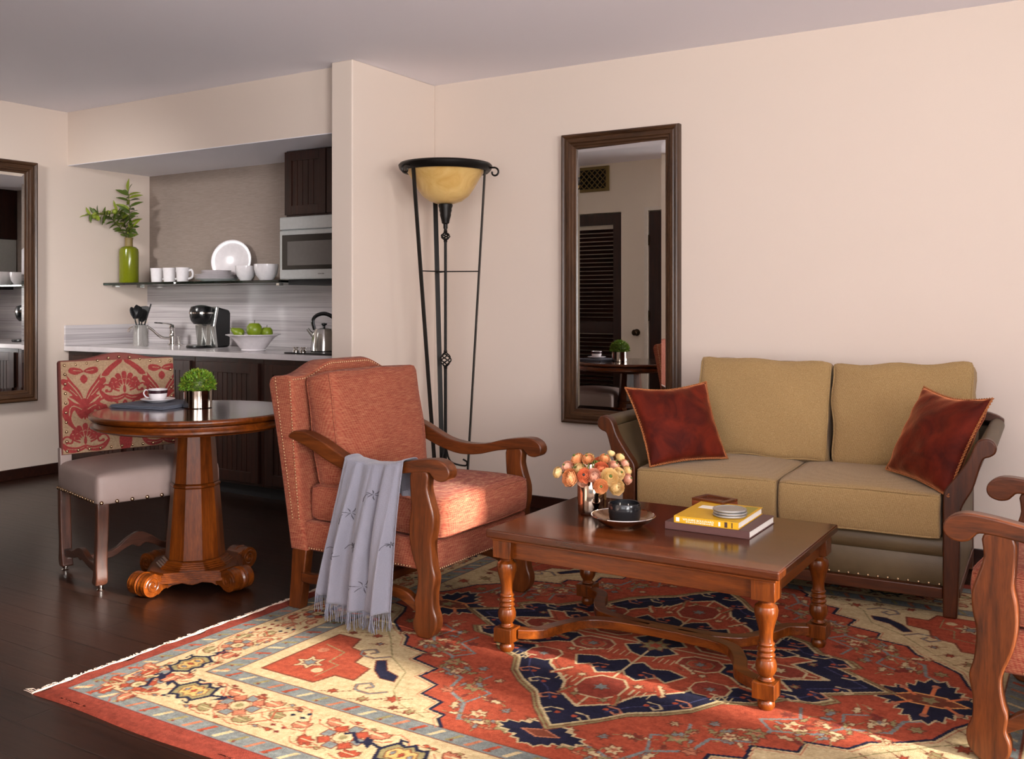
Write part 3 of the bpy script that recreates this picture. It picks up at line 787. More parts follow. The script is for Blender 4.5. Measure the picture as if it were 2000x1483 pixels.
# single-serve coffee maker
t = thing('coffee_maker', 'black and silver single-serve coffee maker on the worktop', 'coffee maker', (-5.375, 4.66, ZW), .08)
sil = [(-.02, .0), (.10, .0), (.11, .02), (.115, .24), (.10, .262), (-.005, .282), (-.03, .27), (-.05, .15)]
MB().prism(sil, -.085, .085, 'yz').build('water_tank', M_black, t, smooth=0, bevel=.012, bseg=3)
MB().prism([(-.034, 0), (-.014, 0), (-.036, .15), (-.004, .286), (-.026, .283), (-.056, .15)], -.088, .088, 'yz').build('side_trim', M_steel, t, smooth=0, bevel=.004)
MB().lathe([(0, .165), (.05, .165), (.07, .19), (.078, .22), (.078, .262), (.068, .285), (.03, .295), (0, .297)], 28, T(0, -.085, 0)).build('brew_head', M_black, t)
MB().lathe([(.078, .235), (.083, .237), (.083, .247), (.078, .249)], 28, T(0, -.085, 0), cap=False).build('head_ring', M_chrome, t)
MB().prism([(-.045, 0.01), (-.045, .16), (-.055, .165), (-.065, .012)], -.06, -.02, 'yz').prism([(-.045, 0.01), (-.045, .16), (-.055, .165), (-.065, .012)], .02, .06, 'yz').build('front_panel', M_steel, t, smooth=0, bevel=.003)
MB().lathe([(0, 0), (.088, 0), (.092, .008), (.088, .018), (.05, .02), (0, .02)], 32, T(0, -.10, 0)).build('drip_tray', M_black, t)
# fruit bowl with fruit
t = thing('fruit_bowl', 'wide white wavy-rimmed bowl of green fruit on the worktop', 'bowl', (-4.735, 4.46, ZW))
def wav(r, z, a): return r * (1 + (.03 * math.sin(a * 8) if r > .13 else 0))
lathe_obj('bowl_body', [(0, 0), (.075, 0), (.08, .004), (.076, .012), (.086, .02), (.11, .055), (.135, .085), (.155, .098), (.172, .104), (.171, .108), (.15, .103), (.128, .09), (.10, .058), (.078, .026), (0, .02)], M_china, t, 64, fn=wav)
bx0 = Vector((-4.735, 4.46, ZW))
def apple(lb, off, r, pear=False, stem=True, rot=(0, 0, 0)):
    t = thing('pear' if pear else 'apple', lb, 'fruit', tuple(bx0 + Vector(off)), 0, 'green fruit in the white bowl'); t.rotation_euler = rot
    pr = [(0, -.88), (.2, -.95), (.55, -.9), (.88, -.55), (1, -.05), (.93, .45), (.62, .82), (.3, .86), (.08, .72), (0, .68)]
    if pear: pr = [(0, -.9), (.3, -.95), (.75, -.75), (.95, -.3), (.85, .25), (.55, .75), (.38, 1.15), (.25, 1.38), (0, 1.42)]
    MB().lathe([(a * r, (b_ + .95) * r) for a, b_ in pr], 24).build('skin', M_apple, t)
    if stem: MB().tube([(0, 0, r * (1.6 if not pear else 2.3)), (.004, 0, r * (2.2 if not pear else 2.75))], .0018, 6).build('stem', M_bark, t)
apple('green pear lying at left in the white fruit bowl', (-.06, -.03, .098), .038, True, rot=(0, -1.05, .6))
apple('largest green apple at right in the white fruit bowl', (.03, -.02, .090), .050)
apple('green apple sunk behind the largest one in the fruit bowl', (.075, .045, .08), .040)
apple('small green apple between pear and largest apple', (-.02, .05, .08), .040)
# hob and kettle
t = thing('hob', 'black glass hob set on the worktop under the microwave', 'hob', (-4.06, 4.55, ZW))
MB().box(-.25, .25, -.24, .22, 0, .008).build('glass_top', M_black, t, smooth=0, bevel=.003)
MB().lathe([(0, .008), (.018, .008), (.018, .022), (.013, .026), (.013, .032), (.02, .036), (.02, .04), (0, .04)], 20, T(-.20, -.19, 0)).build('control_knob', M_chrome, t)
MB().lathe([(0, .008), (.018, .008), (.018, .022), (.013, .026), (.013, .032), (.02, .036), (.02, .04), (0, .04)], 20, T(-.13, -.20, 0)).build('control_knob', M_chrome, t)
t = thing('kettle', 'stainless steel kettle with black arched handle on hob', 'kettle', (-4.175, 4.52, ZW + .0085))
lathe_obj('body', [(0, 0), (.078, 0), (.082, .006), (.080, .04), (.072, .09), (.062, .125), (.055, .14), (.02, .147), (0, .148)], M_steel, t, fn=lambda r, z, a: r * (1 + .02 * math.cos(a * 8)))
lathe_obj('lid_knob', [(0, .148), (.008, .148), (.008, .16), (.02, .168), (.02, .174), (0, .178)], M_black, t, 20)
MB().tube([(-.05, -.02, .085), (-.085, -.035, .12), (-.10, -.04, .14)], [.018, .011, .009], 10).build('spout', M_steel, t)
MB().tube(smooth_poly([(-.058, -.022, .135), (-.07, -.026, .19), (-.045, -.015, .225), (.01, 0, .235), (.06, .02, .21), (.082, .03, .16)], 6, False), .009, 10, flat=1.4).build('handle', M_black, t)

# ================================================================== mirrors
def mirror(name, lb, wall, a0, a1, z0, z1, fw=.085, dep=.052):
    """wall 'back': plane y=YB facing -y, a=x ; 'left': plane x=XL facing +x, a=y"""
    cx, cz = (a0 + a1) / 2, z0
    if wall == 'back': t = thing(name, lb, 'mirror', (cx, YB - .001, cz), 0)
    else: t = thing(name, lb, 'mirror', (XL + .001, cx, cz), PI / 2)
    w, h = (a1 - a0) / 2, z1 - z0
    # profile across the frame: (inset from outer edge, depth)
    pr = [(0, 0), (0, dep * .7), (.004, dep * .95), (.012, dep), (.022, dep * .9), (.026, dep * .78), (.034, dep * .85), (.05, dep * .82), (.056, dep * .62), (.066, dep * .6), (.072, dep * .42), (fw - .003, dep * .4), (fw, dep * .3), (fw, 0)]
    def side(c0, c1, nrm, m):
        mb = MB(); v = []; f = []
        for e, c in ((0, c0), (1, c1)):
            for i, d in pr:
                v.append((c[0] + (1 if c[0] < 0 else -1) * i, -d, c[1] + (1 if c[1] < h / 2 else -1) * i))
        n = len(pr)
        for i in range(n - 1): f.append((i, i + 1, n + i + 1, n + i))
        mb.add(v, f); return mb
    C4 = [(-w, 0), (w, 0), (w, h), (-w, h)]
    for i, nm in enumerate(('bottom_rail', 'side_rail', 'top_rail', 'side_rail')):
        side(C4[i], C4[(i + 1) % 4], None, None).build(nm, frame_w['x' if i % 2 == 0 else 'z'], t, smooth=20)
    g = MB(); bw = .024; i0 = fw - .004
    O = [(-w + i0, i0), (w - i0, i0), (w - i0, h - i0), (-w + i0, h - i0)]; I = [(-w + i0 + bw, i0 + bw), (w - i0 - bw, i0 + bw), (w - i0 - bw, h - i0 - bw), (-w + i0 + bw, h - i0 - bw)]
    v = [(x, -.0165, z) for x, z in O] + [(x, -.0188, z) for x, z in I]
    f = [(4, 5, 6, 7)] + [(k, (k + 1) % 4, 4 + (k + 1) % 4, 4 + k) for k in range(4)]
    g.add(v, f).build('bevelled_glass', M_mirror, t, smooth=0)
    return t
tall = mirror('wall_mirror', 'tall dark wood framed mirror hanging on wall left of sofa', 'back', -2.705, -1.980, .525, 2.199)
for ch in tall.children:
    if ch.name.startswith('bevelled_glass'): ch.rotation_euler = (0, 0, GLASS_TILT)
mirror('wall_mirror', 'dark wood framed mirror cut off at left edge, on left wall', 'left', 3.22, 4.009, .534, 2.205)

# ================================================================== floor lamp
LP = thing('floor_lamp', 'tall black iron torchiere floor lamp with amber glass bowl', 'floor lamp', (-3.272, 4.564, -.069))
LP.scale = (1.0566,) * 3
Rt = .212
angs = [math.radians(a) for a in (13, 136 + 0, 250)]
# camera-right in world is rotated by .5531; angles measured from it towards the camera
def lampdir(a): 
    r_ = Vector((math.cos(.5531), math.sin(.5531), 0)); tw = Vector((math.sin(.5531), -math.cos(.5531), 0))
    return r_ * math.cos(a) + tw * math.sin(a)
ring = [(.222, 1.945), (.238, 1.94), (.252, 1.955), (.258, 1.975), (.25, 1.985), (.236, 1.975), (.222, 1.962), (.222, 1.945)]
MB().lathe(ring, 64, cap=False).build('rim', M_iron, LP)
MB().lathe([(0, 1.768), (.05, 1.768), (.09, 1.782), (.13, 1.812), (.162, 1.86), (.19, 1.91), (.222, 1.955), (.218, 1.957), (.186, 1.912), (.158, 1.864), (.126, 1.818), (.088, 1.789), (.05, 1.775), (0, 1.775)], 64).build('glass_bowl', M_amber, LP)
MB().lathe([(0, 1.765), (.038, 1.765), (.04, 1.755), (.034, 1.74), (.035, 1.73), (.030, 1.715), (.031, 1.705), (.024, 1.68), (.02, 1.66), (.012, 1.655), (.012, 1.63), (0, 1.63)], 24).build('socket_cup', M_iron, LP)
def basket(z0, z1, R):
    mb = MB()
    for k in range(5):
        pts = []
        for i in range(13):
            u = i / 12; rr = .004 + R * math.sin(PI * u); a = 2 * PI * k / 5 + u * PI * 1.3
            pts.append((rr * math.cos(a), rr * math.sin(a), z0 + (z1 - z0) * u))
        mb.tube(pts, .0038, 6)
    mb.lathe([(0, z0 - .012), (.009, z0 - .012), (.011, z0 - .004), (.007, z0 + .004), (0, z0 + .006)], 12).lathe([(0, z1 - .006), (.007, z1 - .004), (.011, z1 + .004), (.009, z1 + .012), (0, z1 + .012)], 12)
    return mb
pole = MB().tube([(0, 0, .16), (0, 0, .858)], .0095, 10).tube([(0, 0, .962), (0, 0, 1.555)], .0085, 10).tube([(0, 0, 1.62), (0, 0, 1.64)], .009, 10)
pole.build('pole', M_iron, LP)
basket(.87, .95, .027).build('twisted_knop', M_iron, LP); basket(1.567, 1.61, .020).build('twisted_knop', M_iron, LP)
for i, a in enumerate(angs):
    d = lampdir(a); side = Vector((-d.y, d.x, 0))
    # flat strap: broad face towards the axis
    v = []; f = []; n = 10
    for k in range(n + 1):
        u = k / n; z = 1.945 - u * 1.68; R = Rt + .012 - u * (Rt - [.125, .07, .06][i] + .012)
        c = d * R + Vector((0, 0, z))
        hw = .013; th = .0032
        for sw, st in ((-1, -1), (1, -1), (1, 1), (-1, 1)): v.append(c + side * hw * sw + d * th * st)
    for k in range(n):
        for j in range(4): f.append((k * 4 + j, k * 4 + (j + 1) % 4, k * 4 + 4 + (j + 1) % 4, k * 4 + 4 + j))
    f += [(3, 2, 1, 0), (n * 4, n * 4 + 1, n * 4 + 2, n * 4 + 3)]
    st = MB().add(v, f)
    # curl at the top, scroll foot at the bottom
    cu = []
    for k in range(15):
        u = k / 14; an = -PI / 2 + u * 1.7 * PI; rr = .026 * (1 - .55 * u); cc = d * (Rt + .07) + Vector((0, 0, 1.93))
        cu.append(cc + d * (-rr * math.cos(an + PI * .5 + PI)) * 1 + Vector((0, 0, rr * math.sin(an + PI * .5 + PI))))
    cu = [d * (Rt + .012) + Vector((0, 0, 1.945))] + cu[::-1] if False else [d * (Rt + .012) + Vector((0, 0, 1.945)), d * (Rt + .04) + Vector((0, 0, 1.957))] + [d * (Rt + .066 + .026 * (1 - .5 * k / 12) * math.sin(k * .42)) + Vector((0, 0, 1.932 + .026 * (1 - .5 * k / 12) * math.cos(k * .42))) for k in range(13)]
    st.tube(cu, .0055, 6)
    R0 = [.125, .07, .06][i]
    ft = [d * (R0 + h_) + Vector((0, 0, z_ + .0655)) for h_, z_ in ((0, .22), (.01, .15), (.04, .07), (.08, .02), (.11, .0078), (.135, .03), (.125, .05), (.105, .045))]
    st.tube(smooth_poly(ft, 5, False), .0075, 8)
    st.build('leg', M_iron, LP)
    sc = [d * .004 + Vector((0, 0, .42)), d * .03 + Vector((0, 0, .35)), d * (R0 * .8 + .01) + Vector((0, 0, .33)), d * (R0 * .9 + .01) + Vector((0, 0, .35)), d * (R0 * .8) + Vector((0, 0, .365))]
    MB().tube(smooth_poly(sc, 5, False), .005, 6).tube([d * .005 + Vector((0, 0, 1.394)), d * [.190, .172, .169][i] + Vector((0, 0, 1.394))], .0035, 6).tube([d * .005 + Vector((0, 0, .2)), d * (R0) + Vector((0, 0, .2))], .004, 6).build('brace', M_iron, LP)

# ================================================================== rug
RW, RH = 2.98, 2.80; RX0, RY0 = -2.85, 1.77
RED, RED2, CREAM, NAVY, BLUE, OL, PINK, BROWN, WINE = srgb(142, 62, 40), srgb(120, 50, 36), srgb(170, 149, 112), srgb(24, 23, 42), srgb(104, 106, 102), srgb(122, 110, 74), srgb(154, 96, 70), srgb(104, 52, 34), srgb(104, 38, 32)
cv = Canvas(RW, RH, .0042, RED2)
def rect(x0, y0, x1, y1, c): cv._fill([(x0, y0), (x1, y0), (x1, y1), (x0, y1)], c)
def ring_rect(a, b2, c): 
    rect(a[0], a[1], RW - a[0], RH - a[1], c)
rect(.0, .0, RW, RH, RED2)
ring_rect((.062, .072), 0, WINE); ring_rect((.067, .077), 0, BLUE); ring_rect((.128, .145), 0, BROWN); ring_rect((.133, .150), 0, CREAM)
ring_rect((.325, .395), 0, BROWN); ring_rect((.330, .400), 0, BLUE); ring_rect((.398, .465), 0, BROWN); ring_rect((.403, .470), 0, CREAM)
rn = random.Random(8)
# guard stripes: slanted pink and olive dashes
def guard(inset_x, inset_y, wx, wy):
    for side in range(4):
        L = (RW - 2 * inset_x) if side < 2 else (RH - 2 * inset_y); n = int(L / .062)
        for k in range(n):
            u = (k + .5) / n * L; cc = [PINK, OL, CREAM, RED][(k * 7 + side) % 4]; h_ = wy if side < 2 else wx
            q = [(-.020, -.35), (-.004, -.35), (.020, .35), (.004, .35)]
            P = []
            for a, b_ in q:
                if side == 0: P.append((inset_x + u + a, inset_y + h_ * (.5 + b_)))
                elif side == 1: P.append((inset_x + u + a, RH - inset_y - h_ * (.5 + b_)))
                elif side == 2: P.append((inset_x + h_ * (.5 + b_), inset_y + u + a))
                else: P.append((RW - inset_x - h_ * (.5 + b_), inset_y + u + a))
            cv._fill(P, cc)
            if k % 2: 
                cx_, cy_ = P[0]; cv._fill([(cx_ + .018, cy_), (cx_ + .026, cy_ + .004), (cx_ + .02, cy_ + .016), (cx_ + .012, cy_ + .01)], BROWN)
guard(.067, .077, .06, .068); guard(.330, .400, .068, .065)
# main border motifs, drawn in a local frame (s along the border, t across, half height H)
def bframe(side, s, mid):
    def f(a, b_):
        if side == 0: return (s + a, mid + b_)
        if side == 1: return (s + a, RH - mid - b_)
        if side == 2: return (mid + b_, s + a)
        return (RW - mid - b_, s + a)
    return f
def bshape(f, pts, fc, oc=None, w=.006):
    P = [f(*p) for p in pts]; cv.c = (0, 0); cv.mir = [(1, 1)]; cv.fill(P, fc)
    if oc: cv.line(P, w, oc, True)
def bline(f, pts, w, c): cv.mir = [(1, 1)]; cv.c = (0, 0); cv.line([f(*p) for p in pts], w, c)
def rosette(f, r, c1, c2, c3):
    for k in range(8):
        a = k * PI / 4; ca, sa = math.cos(a), math.sin(a)
        bshape(f, [(r * .55 * math.cos(a - .42), r * .55 * math.sin(a - .42)), (r * 1.02 * math.cos(a - .28), r * 1.02 * math.sin(a - .28)), (r * 1.02 * math.cos(a + .28), r * 1.02 * math.sin(a + .28)), (r * .55 * math.cos(a + .42), r * .55 * math.sin(a + .42))], c1 if k % 2 else c2, BROWN, .004)
    bshape(f, [(r * .45 * math.cos(k * PI / 4), r * .45 * math.sin(k * PI / 4)) for k in range(8)], c3, BROWN, .004)
    bshape(f, [(r * .2 * math.cos(k * PI / 3), r * .2 * math.sin(k * PI / 3)) for k in range(6)], OL)
def turtle(f, k=1.0, h=1.0):
    body = [(-.075, 0), (-.05, .05), (-.02, .042), (0, .062), (.02, .042), (.05, .05), (.075, 0), (.05, -.05), (.02, -.042), (0, -.062), (-.02, -.042), (-.05, -.05)]
    body = [(a * k, b_ * h) for a, b_ in body]
    for sg in (-1, 1):
        bline(f, [(sg * .07 * k, 0), (sg * .12 * k, .016 * h), (sg * .15 * k, -.004), (sg * .2 * k, .035 * h), (sg * .215 * k, .02 * h)], .012, NAVY)
        bshape(f, [(sg * .10 * k, -.02 * h), (sg * .135 * k, .0), (sg * .15 * k, .035 * h), (sg * .12 * k, .03 * h)], NAVY)
        bline(f, [(sg * .04 * k, .05 * h), (sg * .06 * k, .07 * h), (sg * .03 * k, .066 * h)], .007, NAVY)
        bline(f, [(sg * .04 * k, -.05 * h), (sg * .06 * k, -.07 * h), (sg * .03 * k, -.066 * h)], .007, NAVY)
    bshape(f, body, OL, NAVY, .012); bshape(f, [(a * .66, b_ * .62) for a, b_ in body], srgb(170, 140, 84), BROWN, .004)
    for a in (-.028, 0, .028): bshape(f, [(a * k - .009, 0), (a * k, .016), (a * k + .009, 0), (a * k, -.016)], RED if a == 0 else BLUE, BROWN, .003)
def palm(f, sg=1, c=RED, sc=.82):
    bshape(f, [(a * sc * sg, b_ * sc) for a, b_ in [(-.035, -.02), (-.01, -.034), (.02, -.022), (.036, .004), (.028, .028), (.012, .018), (.002, .03), (-.014, .014), (-.032, .012)]], c, BROWN, .004)
    bline(f, [(-.034 * sg * sc, 0), (.02 * sg * sc, -.002)], .006, CREAM)
    bline(f, [(-.05 * sg, -.03), (-.02 * sg, -.04), (.03 * sg, -.032), (.05 * sg, -.01)], .004, RED)
def knot(f, c=NAVY):
    for a, b_ in ((-.02, -.014), (.02, -.014), (-.02, .014), (.02, .014)): bshape(f, [(a - .012, b_), (a, b_ + .009), (a + .012, b_), (a, b_ - .009)], c)
def border(side, L, mid, h):
    def F(s, dt=0): return bframe(side, s, mid + dt)
    # running vine
    pts = []; n = int(L / .045)
    for k in range(n + 1):
        s = .14 + (L - .28) * k / n; pts.append((s, h * .40 * math.sin(s * 2 * PI / .36)))
    bline(bframe(side, 0, mid), pts, .006, PINK)
    period = .72; k = 0; s = .215
    while s < L - .12:
        q = k % 4
        if q in (0, 2):
            rosette(F(s), h * .30, PINK if q else RED, BLUE, CREAM)
            for e in (-1, 1):
                palm(F(s + e * .085, h * .26), e, PINK); palm(F(s + e * .08, -h * .27), e, [RED, OL][q // 2])
        elif q == 1: turtle(F(s), 1.0, h / .24 * 1.05 if h > .2 else .9)
        else:
            knot(F(s, h * .2)); knot(F(s, -h * .24), WINE); palm(F(s + .05, 0), 1, PINK); palm(F(s - .06, .01), -1, OL)
            bline(F(s), [(-.09, -h * .3), (-.05, -h * .1), (-.08, h * .1), (-.02, h * .3)], .006, RED)
        for q_ in range(5):
            a_, b_ = rn.uniform(-.09, .09), rn.choice((-1, 1)) * rn.uniform(.30, .42) * h
            bshape(F(s), [(a_ - .012, b_), (a_ - .004, b_ + .008), (a_ + .012, b_ + .003), (a_ + .005, b_ - .008)], rn.choice((PINK, BLUE, OL, WINE, RED)), BROWN, .0035)
            bline(F(s), [(a_ - .03, b_ - .004), (a_, b_ * .86), (a_ + .028, b_ * .92)], .0035, rn.choice((RED, BROWN, OL)))
        s += .205; k += 1
border(0, RW, .272, .24); border(1, RW, .272, .24); border(2, RH, .229, .185); border(3, RH, .229, .185)
# field, quarter symmetric about the centre
cv.c = (1.49, 1.40); cv.mir = [(1, 1), (-1, 1), (1, -1), (-1, -1)]
st = [(0, .93), (.26, .93), (.30, .89), (.30, .86), (.36, .85), (.36, .79), (.45, .77), (.45, .69), (.54, .66), (.53, .58), (.65, .55), (.65, .48), (.76, .46), (.80, .39), (.88, .34), (.95, .28), (.99, .17), (1.02, .12), (1.087, .10), (1.087, 0), (0, 0)]
cv.fill(st, RED); cv.line(st[1:-2], .011, NAVY); 
st2 = [(x + .012, y + .012) for x, y in st[1:-2]]; cv.line(st2, .004, PINK)
# spandrel corner palmettes and scrolls (cream corners)
def star_leaf(x, y, r, c, oc=BROWN, n=6, rot=0, inner=.5):
    P = []
    for k in range(2 * n):
        a = rot + PI * k / n; rr = r * (1 if k % 2 == 0 else inner); P.append((x + rr * math.cos(a), y + rr * math.sin(a)))
    cv.shape(P, c, oc, .004)
corner = [(1.03, .88), (.80, .88), (.78, .80), (.70, .80), (.72, .70), (.80, .68), (.82, .60), (.90, .58), (.93, .50), (1.03, .50)]
cv.shape(corner, RED, BROWN, .008); cv.line([(.83, .84), (.83, .73), (.88, .72), (.89, .63), (1.0, .60)], .005, OL)
star_leaf(.93, .76, .06, CREAM); star_leaf(.93, .76, .032, BLUE); cv.disc(.97, .65, .02, PINK); cv.disc(.86, .80, .02, CREAM)
for (x, y, s_) in ((.62, .80, 1), (.80, .56, 1)):
    cv.line([(x - .07, y + .02), (x - .03, y + .06), (x + .03, y + .055), (x + .05, y + .02), (x + .02, y - .01), (x - .01, y + .01), (x + .005, y + .03)], .012, BROWN)
    cv.line([(x - .07, y + .02), (x - .03, y + .06), (x + .03, y + .055), (x + .05, y + .02), (x + .02, y - .01), (x - .01, y + .01), (x + .005, y + .03)], .006, BLUE)
cv.shape([(.60, .70), (.66, .68), (.72, .61), (.75, .63), (.70, .70), (.64, .745), (.58, .745)], NAVY, BROWN, .004)
for (x, y, r, c) in ((.50, .85, .028, RED), (.58, .90, .022, OL), (.70, .90, .02, RED), (.97, .38, .03, OL), (.90, .44, .02, RED), (.84, .50, .018, BLUE), (1.03, .30, .028, RED), (1.04, .20, .02, BLUE), (.40, .90, .02, OL), (1.0, .46, .018, BROWN), (.46, .90, .016, BROWN)):
    star_leaf(x, y, r, c); cv.line([(x - .05, y - .03), (x - .01, y), (x + .04, y + .02)], .004, BROWN)
cv.line([(.34, .905), (.46, .87), (.54, .80), (.60, .66), (.72, .58), (.84, .44), (.96, .32), (1.06, .24)], .005, OL)
# vines in the red field
vine = [(.02, .86), (.16, .82), (.25, .86), (.30, .76), (.40, .70), (.42, .60), (.52, .56), (.55, .46), (.66, .42), (.72, .34), (.84, .30), (.86, .20), (.95, .14), (.97, .02)]
cv.line(vine, .012, BLUE)
cv.line([(.30, .76), (.27, .66), (.36, .62), (.34, .54)], .009, BLUE); cv.line([(.55, .46), (.50, .40), (.60, .34), (.58, .26)], .009, BLUE); cv.line([(.72, .34), (.70, .24), (.78, .20)], .009, BLUE)
for (x, y, r, c) in ((.10, .83, .05, OL), (.06, .76, .03, CREAM), (.22, .80, .034, CREAM), (.34, .64, .045, OL), (.40, .70, .03, PINK), (.46, .56, .034, CREAM), (.52, .50, .04, OL), (.60, .40, .045, CREAM), (.66, .34, .028, PINK), (.72, .40, .026, OL), (.80, .24, .036, CREAM), (.90, .24, .028, OL), (.98, .08, .024, CREAM), (.84, .36, .022, CREAM), (.24, .70, .026, WINE), (.56, .33, .024, WINE), (.40, .50, .024, BLUE), (.16, .74, .022, BLUE), (.66, .24, .026, OL), (.30, .56, .02, CREAM)):
    star_leaf(x, y, r, c, BROWN, 6, x * 9, .55)
    if r > .03: star_leaf(x, y, r * .45, [RED, PINK, BLUE][int(x * 100) % 3], None, 5)
    cv.line([(x - r * 1.2, y - r * .4), (x, y), (x + r * 1.1, y - r * .6)], .004, BROWN)
r2 = random.Random(12)
def in_red(x, y):
    if (x / .82) ** 1.25 + (y / .82) ** 1.25 < 1: return False
    if (x - .90) ** 2 / .17 ** 2 + y ** 2 / .19 ** 2 < 1: return False
    if x ** 2 / .15 ** 2 + (y - .815) ** 2 / .1 ** 2 < 1: return False
    return y < np.interp(x, [0, .26, .36, .45, .54, .65, .76, .88, .99, 1.07], [.90, .88, .77, .69, .58, .49, .40, .30, .14, .05])
cnt = 0
while cnt < 62:
    x, y = r2.uniform(0, 1.06), r2.uniform(0, .9)
    if not in_red(x, y): continue
    cnt += 1; a = r2.uniform(0, 6.28); k_ = r2.uniform(.6, 1.15); c_ = r2.choice((CREAM, CREAM, OL, OL, BLUE, WINE, PINK))
    ca, sa = math.cos(a) * k_, math.sin(a) * k_
    def LP_(pts): return [(x + p * ca - q * sa, y + p * sa + q * ca) for p, q in pts]
    cv.line(LP_([(-.045, .01), (-.015, -.004), (.03, .006)]), .004, OL)
    cv.shape(LP_([(-.022, 0), (-.010, .012), (0, .006), (.010, .016), (.016, .004), (.030, .004), (.016, -.006), (.012, -.014), (.002, -.007), (-.010, -.010)]), c_, BROWN, .0035)
# pendants left/right and front/back of the medallion
def jag(cx, cy, rx, ry, n, j):
    P = []
    for k in range(2 * n):
        a = PI * k / n; rr = 1 + (j if k % 2 == 0 else -j) + .14 * math.cos(4 * a)
        P.append((cx + rx * rr * math.cos(a), cy + ry * rr * math.sin(a)))
    return P
for cx_, cy_, rx_, ry_ in ((.90, 0, .135, .155),):
    P = jag(cx_, cy_, rx_, ry_, 22, .10); cv.shape(P, NAVY, CREAM, .006)
    cv.shape([(cx_ - .105, 0), (cx_ - .05, .042), (cx_ + .04, .042), (cx_ + .11, 0), (cx_ + .04, -.042), (cx_ - .05, -.042)], BROWN, srgb(196, 140, 82), .008)
    star_leaf(cx_, 0, .032, OL, None, 5)
    for a in (.6, 1.57, 2.5):
        cv.line([(cx_ + .06 * math.cos(a), .045 * math.sin(a)), (cx_ + .115 * math.cos(a), .13 * math.sin(a))], .012, srgb(186, 104, 64))
        cv.disc(cx_ + .11 * math.cos(a), .122 * math.sin(a), .013, PINK)
P = jag(0, .815, .12, .07, 18, .10); cv.shape(P, NAVY, CREAM, .006); cv.shape([(-.06, .815), (0, .84), (.06, .815), (0, .79)], BROWN, PINK, .006)
# star medallion
star = [(.77, 0), (.60, .115), (.64, .15), (.60, .20), (.50, .22), (.44, .30), (.35, .34), (.30, .44), (.24, .50), (.155, .56), (.10, .64), (0, .75)]
def starpoly(k, pts=star): return [(x * k, y * k) for x, y in pts] + [(0, 0)]
cv.fill(starpoly(1.06), BROWN); cv.fill(starpoly(1.05), OL); cv.fill(starpoly(1.015), CREAM); cv.fill(starpoly(1.0), NAVY); cv.line([(x * 1.03, y * 1.03) for x, y in star], .004, BROWN)
cv.line([(x * .93, y * .93) for x, y in star[:-1]], .004, srgb(60, 60, 90))
# inner red field follows the star, leaving a navy band
inn = [(.60, 0), (.46, .075), (.52, .15), (.40, .165), (.35, .23), (.275, .25), (.235, .34), (.17, .40), (.12, .45), (.09, .53), (0, .60), (0, 0)]
cv.shape(inn, RED, CREAM, .010); cv.line([(x * .95, y * .95) for x, y in inn[:-1]], .004, BROWN)
octo = lambda cx, cy, rx, ry: [(cx + rx * a, cy + ry * b_) for a, b_ in ((1, .45), (.55, 1), (-.55, 1), (-1, .45), (-1, -.45), (-.55, -1), (.55, -1), (1, -.45))]
# navy bridges between the lobes
cv.shape([(.02, .30), (.07, .33), (.12, .27), (.16, .30), (.20, .22), (.13, .19), (.08, .21), (.03, .17), (0, .20), (0, .27)], NAVY, CREAM, .007)
cv.shape([(.30, .02), (.36, .05), (.34, .10), (.42, .12), (.46, .17), (.38, .20), (.32, .14), (.27, .12), (.25, .05)], NAVY, CREAM, .007)
cv.shape(octo(.20, .09, .075, .06), RED2, CREAM, .008); cv.shape(octo(.20, .09, .045, .032), RED, OL, .004)
cv.shape(octo(0, .43, .075, .085), RED2, CREAM, .008); cv.shape(octo(.30, .27, .06, .055), RED2, CREAM, .007)
cv.shape(octo(.44, 0, .085, .05), RED2, CREAM, .008)
for x, y, r, c in ((.20, .09, .026, BLUE), (0, .43, .032, BLUE), (.44, 0, .03, CREAM), (.30, .27, .024, BLUE), (.10, .37, .022, CREAM), (.05, .52, .02, OL), (.52, .11, .018, OL), (.24, .18, .02, CREAM)): star_leaf(x, y, r, c, BROWN, 6, 0, .5)
for x0, y0, dx in ((.05, .10, .022), (.10, .40, .020), (.33, .30, .018)):
    for k in range(4): cv.line([(x0 + dx * k, y0), (x0 + dx * k, y0 + .045)], .005, CREAM)
for bx_, by_, c_ in ((.60, .14, PINK), (.66, .06, CREAM), (.53, .20, CREAM), (.43, .27, PINK), (.34, .32, CREAM), (.27, .42, PINK), (.20, .48, CREAM), (.11, .57, PINK), (.05, .66, CREAM), (.38, .13, PINK), (.09, .27, PINK)):
    cv.line([(bx_ - .028, by_ - .018), (bx_ + .01, by_ - .016), (bx_ + .03, by_ + .008), (bx_ + .012, by_ + .026), (bx_ - .004, by_ + .012)], .007, c_)
    cv.disc(bx_ - .022, by_ + .006, .009, RED)
cv.shape([(.05, 0), (.10, .04), (.05, .10), (0, .12), (0, 0)], NAVY, CREAM, .008); star_leaf(0, 0, .06, OL, BROWN, 8, 0, .6); star_leaf(0, 0, .03, RED, None, 6)
